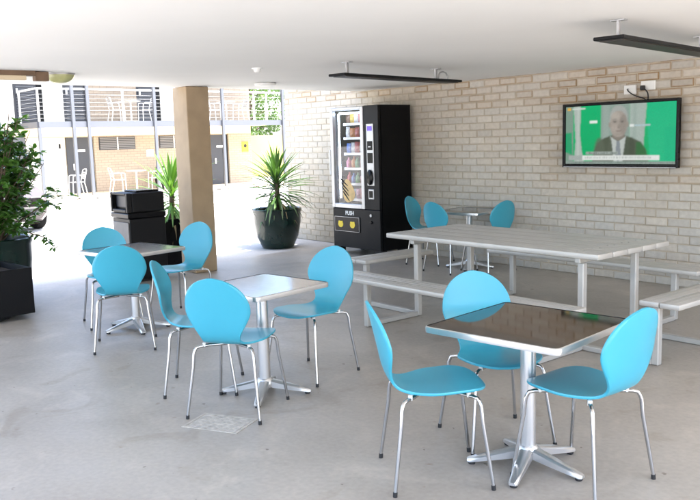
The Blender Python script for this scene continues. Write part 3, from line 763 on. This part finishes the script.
def shrub(label, loc, base_z, seed):
    rng = random.Random(seed)
    t = thing('potted_shrub', label, 'plant', loc)
    stems = MB(); lv = MB(); P = []; D = []; U = []; LN = []; WD = []
    tips = []
    for k in range(76):
        az = k*2.39996+rng.uniform(-.4, .4); zz = rng.uniform(.10, 1.0)
        rmax = .70*math.sqrt(max(.03, 1-((zz-.36)/.74)**2)); sp = rmax*rng.uniform(.35, 1.0); hh = .06+zz*1.28
        if k < 3: sp *= .4; hh = rng.uniform(1.28, 1.42)
        p0 = Vector((rng.uniform(-.08, .08), rng.uniform(-.08, .08), base_z))
        p3 = Vector((math.cos(az)*sp, math.sin(az)*sp, base_z+hh))
        p1 = p0.lerp(p3, .35)+Vector((0, 0, .06)); p2 = p0.lerp(p3, .7)+Vector((math.cos(az)*.02, math.sin(az)*.02, .05))
        pts = [p0, p1, p2, p3]; stems.tube(pts, [.011, .008, .006, .003], M_bark, n=6)
        for j in range(6):
            f = rng.uniform(.40, 1.); i = min(int(f*3), 2); q = pts[i].lerp(pts[i+1], f*3-i)
            a2 = rng.uniform(0, 2*PI); b_ = Vector((math.cos(a2), math.sin(a2), rng.uniform(-.2, .7))).normalized(); l2 = rng.uniform(.06, .19)
            e = q+b_*l2; stems.tube([q, q.lerp(e, .5)+Vector((0, 0, .01)), e], [.004, .003, .002], M_bark, n=5)
            for s in range(13):
                g_ = rng.uniform(.15, 1.08); a3 = rng.uniform(0, 2*PI)
                dv = (b_*.5+Vector((math.cos(a3), math.sin(a3), rng.uniform(-.5, .6)))).normalized()
                P.append(q.lerp(e, g_)); D.append(dv); U.append((rng.gauss(0, .45), rng.gauss(0, .45), 1)); LN.append(rng.uniform(.065, .11)); WD.append(rng.uniform(.032, .050))
    leaf_quads(lv, M_leaf, P, D, U, LN, WD)
    # one low branch hanging over the rim on the courtyard side
    P = []; D = []; U = []; LN = []; WD = []
    b0 = Vector((.1, .15, base_z+.18)); b1 = Vector((.27, .42, base_z+.07)); b2 = Vector((.33, .50, base_z-.05)); stems.tube([b0, b1, b2], [.008, .006, .003], M_bark, n=6)
    for s in range(42):
        f = rng.random(); q = b0.lerp(b1, f*2) if f < .5 else b1.lerp(b2, f*2-1); a3 = rng.uniform(0, 2*PI)
        P.append(q); D.append((math.cos(a3)+.3, math.sin(a3)+.3, rng.uniform(-.7, .3))); U.append((rng.gauss(0, .3), rng.gauss(0, .3), 1)); LN.append(rng.uniform(.06, .10)); WD.append(rng.uniform(.03, .045))
    leaf_quads(lv, M_leaf, P, D, U, LN, WD)
    lv.build('foliage', t, smooth=False); stems.build('stems', t)
pot('glossy dark green round pot behind the black planter box', (-8.62, 2.40, 0), .37, .27, .66, M_pot_green)
shrub('bushy shrub with glossy oval leaves growing in the left pot', (-8.62, 2.40, 0), .575, 11)

def sword_plant(label, loc, zc, height, nb, L, mat, seed, spread=1.):
    rng = random.Random(seed)
    t = thing('sword_plant', label, 'plant', loc)
    tr = MB(); tr.tube([(0, 0, zc), (.015, .01, zc+height*.5), (.0, .02, zc+height)], [.045, .036, .030], M_bark, n=10); tr.build('trunk', t)
    m = MB()
    for k in range(nb):
        f = (k+.5)/nb; az = k*2.39996+rng.uniform(-.5, .5)
        el = -.55+1.95*f**1.1+rng.uniform(-.28, .28); z = zc+height*(.30+.72*f)
        ll = L*(.75+.35*math.sin(PI*min(1, f*1.15)))*rng.uniform(.68, 1.15)
        blade(m, mat, (.02*math.cos(az), .02*math.sin(az)+.015, z), az, min(el, 1.5), ll, .050*rng.uniform(.75, 1.2), (1.0-.75*f)*rng.uniform(.5, 1.1)*spread)
    m.build('leaves', t)
    d = MB()
    for k in range(int(nb*.10)):
        az = rng.uniform(0, 2*PI); blade(d, M_dry, (.03*math.cos(az), .03*math.sin(az)+.01, zc+height*rng.uniform(.12, .4)), az, rng.uniform(-.9, .1), L*rng.uniform(.5, .8), .028, rng.uniform(.6, 1.6))
    d.build('dry_leaves', t)
pot('large dark green tapered pot at the open end of the brick wall', (-9.78, 6.72, 0), .355, .235, .585, M_pot_green, 'tapered_pot')
sword_plant('spiky sword leaved plant in the pot by the brick wall', (-9.78, 6.72, 0), .50, .58, 140, .66, M_blade, 5, 1.4)

t = thing('trough_planter', 'black planter between the litter bin and the tan pillar', 'planter', (-9.62, 4.93, 0))
m = MB(); h = .60
for s in (-1, 1): m.box((s*.19, 0, h/2), (.03, .40, h), M_gloss_black, bev=.004); m.box((0, s*.185, h/2), (.348, .03, h), M_gloss_black, bev=.004)
m.build('box', t)
m = MB(); m.box((0, 0, .30), (.347, .338, .5), M_soil); m.build('soil', t)
sword_plant('bright green sunlit sword leaved plant behind the litter bin', (-9.62, 4.93, 0), .53, .52, 84, .66, M_blade_b, 9, .9)

# ------------------------------------------------------------------ litter bin
def litter_bin():
    t = thing('litter_bin', 'black litter bin with a steel front panel beside the tan pillar', 'bin', (-8.74, 4.06, 0), R(0))
    W, D, H = .46, .44, 1.025      # x, y, z
    m = MB(); m.box((0, 0, .38), (W, D, .71), M_satin_black, bev=.008); m.build('body', t)
    m = MB(); m.box((0, -D/2-.004, .38), (W-.05, .012, .62), M_paneldull, bev=.003); m.build('steel_panel', t)
    m = MB(); m.box((0, -.006, .765), (W+.02, D+.03, .06), M_gloss_black, bev=.01); m.build('collar', t)
    hd = MB(); z0, z1 = .80, H
    hd.box((0, .02, (z0+z1)/2), (W, D-.04, z1-z0), M_satin_black, bev=.012)
    for s in (-1, 1): hd.box((s*(W/2-.025), -D/2+.01, (z0+z1)/2), (.05, .06, z1-z0), M_satin_black, bev=.008)
    hd.box((0, -D/2+.01, z1-.012), (W-.11, .06, .024), M_satin_black, bev=.006)
    hd.box((0, -D/2+.01, z0+.02), (W-.11, .06, .036), M_satin_black, bev=.006)
    head = hd.build('hood', t)
    m = MB(); m.box((0, -D/2+.035, (z0+z1)/2+.01), (W-.12, .008, .13), M_darkdoor, bev=.002); m.build('push_flap', head)
    m = MB(); m.box((.02, .04, H+.012), (W-.14, D-.16, .022), M_gloss_black, bev=.008); m.build('ash_tray', head)
    m = MB(); m.box((0, 0, .012), (W-.06, D-.06, .022), M_black); m.build('plinth', t)
litter_bin()

# ------------------------------------------------------------------ motel building across the court
XB, XF = -26.5, -24.8
def motel():
    t = thing('motel_building', 'two storey pale motel block with grey balcony across the sunny court', 'building', (XB, 10, 0))
    T = Matrix.Translation((-XB, -10, 0))
    def face(name, y0, y1, z0, z1, mat, dx=0., d=.05, parent=t):
        m = MB(); m.box((XB+dx-d/2, (y0+y1)/2, (z0+z1)/2), (d, y1-y0, z1-z0), mat, T=T); return m.build(name, parent, smooth=False)
    M_bb = bpy.data.materials.new('beige_brick'); M_bb.use_nodes = True
    nt = M_bb.node_tree; b = nt.nodes['Principled BSDF']; b.inputs['Roughness'].default_value = .9
    bt = nt.nodes.new('ShaderNodeTexBrick'); tc = nt.nodes.new('ShaderNodeTexCoord'); sp = nt.nodes.new('ShaderNodeSeparateXYZ'); cb = nt.nodes.new('ShaderNodeCombineXYZ')
    nt.links.new(tc.outputs['Object'], sp.inputs[0]); nt.links.new(sp.outputs['Y'], cb.inputs[0]); nt.links.new(sp.outputs['Z'], cb.inputs[1]); nt.links.new(cb.outputs[0], bt.inputs['Vector'])
    for k, v in (('Scale', 1.), ('Brick Width', .24), ('Row Height', .086), ('Mortar Size', .008)): bt.inputs[k].default_value = v
    bt.inputs['Color1'].default_value = (.37, .305, .235, 1); bt.inputs['Color2'].default_value = (.33, .27, .21, 1); bt.inputs['Mortar'].default_value = (.25, .205, .165, 1)
    nt.links.new(bt.outputs['Color'], b.inputs['Base Color'])
    m = MB(); m.box((XB-5.07, 5.05, 2.5), (10, 24.2, 5.0), M_cream, T=T); m.build('core_wall', t, smooth=False)
    # wall skins
    face('wall', -7, 17.14, 1.935, 2.36, M_cream); 
    face('wall', 10.86, 15.30, -.004, 1.93, M_bb); face('wall', 16.13, 17.14, -.004, 1.93, M_bb)
    face('wall', -7, 8.0, -.004, 1.93, M_cream)
    face('shaded_recess', 8.0, 8.60, -.004, 1.93, M_greypaint)  # shadowed recess, its shade put in as a flat dark grey strip
    face('wall', -7, 8.34, 2.37, 5.0, M_render_white); face('wall', 9.26, 9.92, 2.37, 5.0, M_render_white); face('wall', 10.78, 12.5, 2.37, 5.0, M_bb)
    face('wall', 13.40, 14.0, 2.37, 5.0, M_render_white); face('wall', 14.0, 17.14, 2.37, 5.0, M_bb)
    for (y0, y1) in ((8.36, 9.24), (9.94, 10.76), (12.52, 13.38)): face('wall', y0-.02, y1+.02, 4.45, 5.0, M_render_white, -.002)
    def louvre_door(y0, y1, z0, z1, strip):
        o = face('louvre_door', y0, y1, z0, z1, M_darkdoor, -.03)
        m = MB(); n = 22
        for k in range(n):
            z = z0+.12+(z1-z0-.24)*k/(n-1); m.box((XB-.022, (y0+y1)/2-strip/2, z), (.025, y1-y0-.16-strip, .03), M_greypaint, T=T)
        m.build('slats', o, smooth=False)
        m = MB(); m.box((XB-.015, y1-strip/2, (z0+z1)/2), (.03, strip, z1-z0), M_satin_black, T=T); m.build('dark_jamb', o, smooth=False)
        m = MB(); m.box((XB+.01, y0+.10, z0+1.02), (.05, .06, .16), M_silver, T=T); m.build('handle', o, smooth=False)
    louvre_door(8.36, 9.24, 2.37, 4.44, .16); louvre_door(9.94, 10.76, 2.37, 4.44, .10); louvre_door(12.52, 13.38, 2.37, 4.44, .16)
    def door(y0, y1, z1, mat, strip, sign):
        o = face('door', y0, y1-strip, 0, z1, mat, -.03)
        m = MB(); m.box((XB-.06, y1-strip/2, z1/2), (.03, strip, z1), M_satin_black, T=T); m.build('dark_jamb', o, smooth=False)
        m = MB(); m.box((XB-.02, y0+.22*(1 if sign else 1), .92), (.05, .07, .22), M_silver, bev=.01, T=T); m.build('handle', o, smooth=False)
        if sign: m = MB(); m.box((XB-.026, (y0+y1)/2+.03, 1.46), (.012, .27, .07), M_white, T=T); m.build('number_plate', o, smooth=False)
        return o
    door(8.62, 9.90, 1.90, M_render_white, .02, False)
    m = MB(); m.box((XB-.02, 9.70, 1.62), (.02, .06, .15), M_satin_black, T=T); m.build('wall_light', t)
    door(9.92, 10.84, 1.90, M_darkdoor, .10, True); door(15.32, 16.11, 1.90, M_darkdoor, .25, True)
    for (y0, y1) in ((11.03, 12.34), (13.25, 14.4)):
        o = face('louvre_window', y0, y1, 1.46, 1.895, M_louvre_d, .02, .06)
        m = MB()
        for k in range(7):
            z = 1.50+.355*k/6; m.box((XB+.03, (y0+y1)/2, z), (.03, y1-y0-.06, .034), M_louvre, T=T)
        m.build('slats', o, smooth=False)
        m = MB(); m.box((XB+.04, (y0+y1)/2, 1.677), (.03, .035, .43), M_white, T=T); m.build('mullion', o, smooth=False)
    # roof, balcony slab, posts, rails
    m = MB(); m.box((XB-4, 5.1, 5.12), (12.6, 25, .22), M_greypaint, T=T); m.build('roof', t, smooth=False)
    m = MB(); m.box(((XB+XF)/2-.0, 12.98, 2.28), (XF-XB-.004, 8.94, .15), M_cream, T=T); sl = m.build('balcony_slab', t, smooth=False)
    m = MB(); m.box((XF+.035, 12.98, 2.275), (.07, 9.0, .19), M_postgrey, T=T); m.box(((XB+XF)/2, 8.48, 2.275), (XF-XB-.06, .06, .19), M_greypaint, T=T); m.build('edge_beam', sl, smooth=False)
    for y, z1 in ((8.46, 2.18), (9.52, 5.0), (10.0, 5.0), (12.26, 5.0), (14.85, 5.0), (17.42, 5.0)):
        m = MB(); m.box((XF+.11, y, z1/2), (.09, .09, z1), M_postgrey, T=T); m.build('post', t, smooth=False)
    rl = MB(); rl.box((XF+.03, 12.98, 3.36), (.05, 8.96, .05), M_white, T=T); rl.box(((XB+XF)/2+.0, 8.48, 3.36), (XF-XB-.06, .05, .05), M_white, T=T)
    ra = rl.build('balcony_railing', t, smooth=False)
    for y in (8.50, 11.2, 13.6, 16.2, 16.75, 17.45):
        m = MB(); m.box((XF+.03, y, 2.86), (.05, .05, .97), M_white, T=T); m.build('railing_post', ra, smooth=False)
    m = MB(); m.box((XB+.1, 8.48, 2.86), (.05, .05, .97), M_white, T=T); m.build('railing_post', ra, smooth=False)
    m = MB()
    for k in range(7): 
        m.box((XF+.03, 12.98, 2.47+.12*k), (.003, 8.9, .003), M_white, T=T); m.box(((XB+XF)/2, 8.48, 2.47+.12*k), (XF-XB-.1, .004, .004), M_white, T=T)
    m.build('railing_wires', ra, smooth=False)
    m = MB(); m.box((XB+.04, 11.75, 3.68), (.08, .22, .09), M_white, bev=.02, T=T); m.build('wall_light', t)
    m = MB(); m.box((XB+.02, 12.87, 1.30), (.05, .27, .24), M_white, T=T); m.build('meter_box', t, smooth=False)
    m = MB(); m.box((XB+.015, 16.85, 1.42), (.02, .28, .38), M_yellow, T=T); sg = m.build('yellow_sign', t, smooth=False)
    m = MB(); m.prism([(16.85+.07*math.cos(a), 1.45+.07*math.sin(a)) for a in np.linspace(0, 2*PI, 13)[:-1]], 0, .004, M_black, T=T @ Matrix.Translation((XB+.0255, 0, 0)) @ Matrix(((0, 1, 0, 0), (1, 0, 0, 0), (0, 0, 1, 0), (0, 0, 0, 1)))); m.build('sign_symbol', sg, smooth=False)
    m = MB(); m.box(((XB+XF)/2+.1, 12.2, .02), (XF-XB+.5, 11, .05), M_cream, T=T); m.build('walkway_slab', t, smooth=False)
motel()

# aluminium court furniture
M_al2 = principled('white_aluminium', (.72, .73, .74), .35, metal=.35)
def cafe_chair(label, loc, rz, group):
    t = thing('aluminium_chair', label, 'chair', loc, rz, group)
    for sy in (-1, 1):
        m = MB(); m.tube([(.20, sy*.22, 0), (.19, sy*.22, .40), (.17, sy*.24, .62), (.10, sy*.245, .65), (-.15, sy*.235, .64), (-.21, sy*.21, .62)], .014, M_al2, n=7); m.build('arm_frame', t)
        m = MB(); m.tube([(-.26, sy*.20, 0), (-.18, sy*.20, .42), (-.22, sy*.2, .62), (-.27, sy*.19, .80)], .014, M_al2, n=7); m.build('leg', t)
    m = MB()
    for k in range(7): m.box((-.17+.055*k, 0, .425), (.042, .40, .012), M_al2)
    m.build('seat', t, smooth=False)
    m = MB(); m.tube([(-.27, -.19, .80), (-.29, -.08, .83), (-.29, .08, .83), (-.27, .19, .80)], .014, M_al2, n=7)
    for k in range(4): m.box((-.215-.014*k, 0, .54+.06*k), (.010, .38, .04), M_al2)
    m.build('backrest', t)
    return t
def court_table(label, loc, group):
    t = thing('round_table', label, 'table', loc, 0, group)
    m = MB(); m.lathe([(0, .68), (.33, .68), (.34, .69), (.34, .705), (0, .71)], M_al2, n=24, cap=False); m.build('tabletop', t)
    m = MB(); m.tube([(0, 0, .06), (0, 0, .68)], .028, M_al2, n=10); m.build('column', t)
    m = MB(); m.box((0, 0, .035), (.5, .05, .03), M_al2); m.box((0, 0, .0345), (.05, .5, .029), M_al2); m.build('base', t, smooth=False)
    return t
GF = .046; GB = 2.356
g1 = 'aluminium furniture on the court and balcony'
cc = cafe_chair('aluminium chair left of the table under the lower louvre window', (-25.4, 11.15, GF), R(80), g1)
ct = court_table('small aluminium table under the lower louvre window', (-25.5, 11.85, GF), g1)
dup(cc, 'aluminium chair right of the table under the lower louvre window', (-25.4, 12.5, GF), R(-100), g1)
dup(cc, 'aluminium chair before the white ground floor door, farther left', (-25.5, 9.1, GF), R(60), g1)
dup(cc, 'aluminium chair beside the dark ground floor door', (-25.3, 9.72, GF), R(-95), g1)
dup(cc, 'aluminium chair on the upper balcony left of its table', (-25.6, 11.35, GB), R(85), g1)
dup(ct, 'small aluminium table on the upper balcony between two chairs', (-25.6, 11.85, GB), 0, g1)
dup(cc, 'aluminium chair on the upper balcony next to the louvred door', (-25.6, 12.4, GB), R(-95), g1)
dup(cc, 'aluminium chair on the balcony right of the pillar', (-25.6, 15.0, GB), R(85), g1)
dup(ct, 'small aluminium table on the balcony right of the pillar', (-25.6, 15.55, GB), 0, g1)
dup(cc, 'aluminium chair nearest the right end of the balcony', (-25.6, 16.15, GB), R(-95), g1)
t = thing('dark_urn', 'dark urn at the foot of a balcony post', 'urn', (-25.9, 12.95, GF))
m = MB(); m.lathe([(.14, 0), (.17, .02), (.21, .30), (.20, .60), (.16, .75), (.17, .78)], M_satin_black, n=20); m.build('vessel', t)
m = MB(); m.lathe([(.0, .781), (.15, .785)], M_soil, n=16, cap=False); m.build('soil', t)

# stones along the walkway edge
st = MB(); rs = random.Random(3)
for k in range(150):
    y = rs.choice([rs.uniform(10.2, 12), rs.uniform(15.2, 17.6), rs.uniform(9, 17)]); x = -24.0+rs.uniform(-.12, .12); r_ = rs.uniform(.02, .05)
    bm = bmesh.new(); bmesh.ops.create_icosphere(bm, subdivisions=1, radius=r_)
    for v in bm.verts: v.co = Vector((v.co.x*rs.uniform(.8, 1.3), v.co.y*rs.uniform(.8, 1.3), v.co.z*.6))
    bm.verts.index_update(); st.add([v.co+Vector((x, y, .01)) for v in bm.verts], [[v.index for v in f.verts] for f in bm.faces], M_soil if k % 3 else M_cream); bm.free()
o = st.build('pebbles'); o['kind'] = 'stuff'

# yellow garden wall and trees beyond the building
m = MB(); m.box((-31, 24, .94), (.2, 13.5, 1.9), M_gardenwall); tag(m.build('garden_wall', smooth=False), 'sunlit yellow green garden wall beyond the right end of the motel', 'wall')
def tree(label, loc, h, r, seed, nleaf):
    rng = np.random.default_rng(seed); rr = random.Random(seed)
    t = thing('garden_tree', label, 'tree', loc, 0, 'trees behind the garden wall')
    tr = MB(); tr.tube([(0, 0, 0), (.05, .03, h*.35), (0, .1, h*.6)], [.16, .12, .07], M_bark, n=8)
    P = []; D = []; U = []; L = []; W = []
    for k in range(26):
        a = rr.uniform(0, 2*PI); z = h*rr.uniform(.35, .98); q = r*math.sqrt(max(.05, 1-((z/h-.66)/.36)**2))*rr.uniform(.3, .95)
        c = Vector((q*math.cos(a), q*math.sin(a), z)); tr.tube([(0, .05, min(z*.8, h*.58)), c*.55+Vector((0, 0, z*.42)), c], [.05, .03, .01], M_bark, n=5)
        cr = r*rr.uniform(.2, .38)
        for j in range(nleaf//26):
            v = Vector(rng.normal(0, 1, 3)); v.normalize(); p = c+v*cr*rr.uniform(.4, 1)
            P.append(p); D.append(tuple(rng.normal(0, 1, 3))); U.append((rr.gauss(0, .6), rr.gauss(0, .6), 1)); L.append(rr.uniform(.14, .26)); W.append(rr.uniform(.07, .12))
    lv = MB(); leaf_quads(lv, M_treeleaf, P, D, U, L, W); lv.build('crown', t, smooth=False); tr.build('trunk', t)
tree('leafy tree nearest the motel, behind the yellow green wall', (-34.5, 22.0, 0), 5.2, 2.2, 21, 2600)
tree('leafy tree right of the others, behind the yellow green wall', (-34.0, 25.6, 0), 5.6, 2.3, 22, 2600)
tree('low leafy tree farthest back behind the yellow green wall', (-38.0, 24.5, 0), 7.2, 2.6, 23, 2600)

# ------------------------------------------------------------------ parked car behind the shrub
def car():
    t = thing('parked_car', 'pale silver car parked in the court behind the left shrub', 'car', (-17.3, 4.50, 0), R(2))
    M_paint = principled('silver_car_paint', (.075, .060, .061), .35, spec=.4, coat=.15); M_win = principled('dark_car_glass', (.02, .035, .04), .06, spec=.8)
    # local x is forward; sections of the lower body along x
    xs = [-2.12, -2.05, -1.6, -.9, 0, .9, 1.45, 1.85, 2.05, 2.12]
    top = [.72, .86, .90, .91, .91, .90, .83, .74, .64, .50]; hw = [.62, .76, .82, .84, .84, .84, .82, .77, .68, .55]; bz = [.42, .27, .20, .18, .18, .18, .18, .20, .26, .38]
    def loft(secs, mat, name):
        m = MB(); vs = []; fs = []; n = len(secs[0])
        for s in secs: vs += s
        for i in range(len(secs)-1):
            for j in range(n): fs.append((i*n+j, i*n+(j+1) % n, (i+1)*n+(j+1) % n, (i+1)*n+j))
        fs += [tuple(range(n))[::-1], tuple((len(secs)-1)*n+j for j in range(n))]
        m.add(vs, [f[::-1] for f in fs], mat); return m.build(name, t, ang=30)
    S = []
    for x, z, w, b_ in zip(xs, top, hw, bz):
        S.append([(x, -w, b_+.12), (x, -w*1.03, b_+.28), (x, -w, z-.10), (x, -w*.93, z-.02), (x, -w*.6, z), (x, w*.6, z), (x, w*.93, z-.02), (x, w, z-.10), (x, w*1.03, b_+.28), (x, w, b_+.12), (x, w*.85, b_), (x, -w*.85, b_)])
    body = loft(S, M_paint, 'body')
    cx = [-1.75, -1.25, -.6, .1, .55, 1.15]; ct_ = [.93, 1.36, 1.42, 1.42, 1.36, .90]
    S = []
    for x, z in zip(cx, ct_):
        k = (z-.88)/.54; w = .76-.16*k; S.append([(x, -.77, .86), (x, -w, z-.04), (x, -w*.86, z), (x, w*.86, z), (x, w, z-.04), (x, .77, .86)])
    loft(S, M_win, 'window')
    m = MB(); m.box((-.36, 0, 1.432), (1.5, 1.08, .03), M_paint, bev=.012)
    m.build('roof', t)
    for s in (-1, 1):
        m = MB(); m.tube([(-1.72, s*.765, .94), (-1.25, s*.64, 1.36), (-.6, s*.60, 1.425), (.1, s*.60, 1.425), (.55, s*.63, 1.365), (1.15, s*.765, .91)], .036, M_white, n=8)
        m.tube([(-.25, s*.775, .88), (-.25, s*.61, 1.41)], .028, M_paint, n=8); m.build('pillar_trim', t)
        m = MB(); m.box((.78, s*.90, .98), (.10, .18, .13), M_paint, bev=.03); m.build('mirror', t)
        m = MB(); m.box((1.98, s*.52, .60), (.16, .26, .12), M_white, bev=.03); m.build('headlight', t)
        m = MB(); m.box((-2.06, s*.62, .74), (.10, .18, .16), principled('tail_light_red', (.4, .02, .02), .25), bev=.02); m.build('tail_light', t)
        for x in (1.30, -1.30):
            T = Matrix.Translation((x, s*.76, .305)) @ Matrix.Rotation(R(90), 4, 'X')
            w = MB(); w.lathe([(.19, -.10), (.28, -.10), (.305, -.07), (.305, .07), (.28, .10), (.19, .10)], M_tyre, n=28, T=T, cap=False); wh = w.build('tyre', None)
            wh.name = 'wheel'; wh.parent = t
            w = MB(); w.lathe([(0, -.085), (.17, -.095), (.195, -.07), (.195, .07), (.17, .095), (0, .085)], M_greypaint, n=24, T=T, cap=False); w.build('rim', wh)
    m = MB(); m.box((2.10, 0, .42), (.10, 1.2, .14), M_black, bev=.03); m.build('grille', t)
car()

# ------------------------------------------------------------------ camera, light, render
f_px, yaw, pitch, roll, CH = 800.39, -.8787, -.1361, -.0289, 1.5453
fw = Vector((math.sin(yaw), math.cos(yaw), 0)); rt = Vector((math.cos(yaw), -math.sin(yaw), 0)); up = Vector((0, 0, 1))
f2 = fw*math.cos(pitch)+up*math.sin(pitch); u2 = up*math.cos(pitch)-fw*math.sin(pitch)
r3 = rt*math.cos(roll)+u2*math.sin(roll); u3 = u2*math.cos(roll)-rt*math.sin(roll)
cam = bpy.data.cameras.new('camera'); co = bpy.data.objects.new('camera', cam); COL.objects.link(co)
cam.sensor_width = 36; cam.lens = 36*f_px/700; cam.clip_start = .05; cam.clip_end = 600
Mx = Matrix.Identity(4)
for i in range(3): Mx[i][0] = r3[i]; Mx[i][1] = u3[i]; Mx[i][2] = -f2[i]
Mx[0][3], Mx[1][3], Mx[2][3] = 0, 0, CH
co.matrix_world = Mx
SC.camera = co

sd = Vector((.37, .13, .92)).normalized()      # towards the sun
elev = math.asin(sd.z); azim = math.atan2(sd.x, sd.y)
sun = bpy.data.lights.new('sun', 'SUN'); sun.energy = 2.7; sun.angle = R(.5); sun.color = (1, .955, .89)
so = bpy.data.objects.new('sun', sun); COL.objects.link(so); so.rotation_euler = sd.to_track_quat('Z', 'Y').to_euler(); so.location = (0, 0, 20)
w = bpy.data.worlds.new('World'); SC.world = w; w.use_nodes = True
nt = w.node_tree; bg = nt.nodes['Background']; sk = nt.nodes.new('ShaderNodeTexSky'); sk.sky_type = 'NISHITA'; sk.sun_disc = False
sk.dust_density = 3.; sk.air_density = .9; sk.ozone_density = .6; sk.sun_elevation = elev; sk.sun_rotation = azim
nt.links.new(sk.outputs[0], bg.inputs[0]); bg.inputs[1].default_value = .15

SC.render.engine = 'CYCLES'
SC.view_settings.view_transform = 'Standard'; SC.view_settings.look = 'None'; SC.view_settings.gamma = 1; SC.view_settings.use_curve_mapping = False
SC.view_settings.exposure = 3.0
cy = SC.cycles; cy.use_denoising = True; cy.max_bounces = 10; cy.diffuse_bounces = 6; cy.glossy_bounces = 5; cy.transparent_max_bounces = 12; cy.sample_clamp_indirect = 6
cy.caustics_reflective = False; cy.caustics_refractive = False
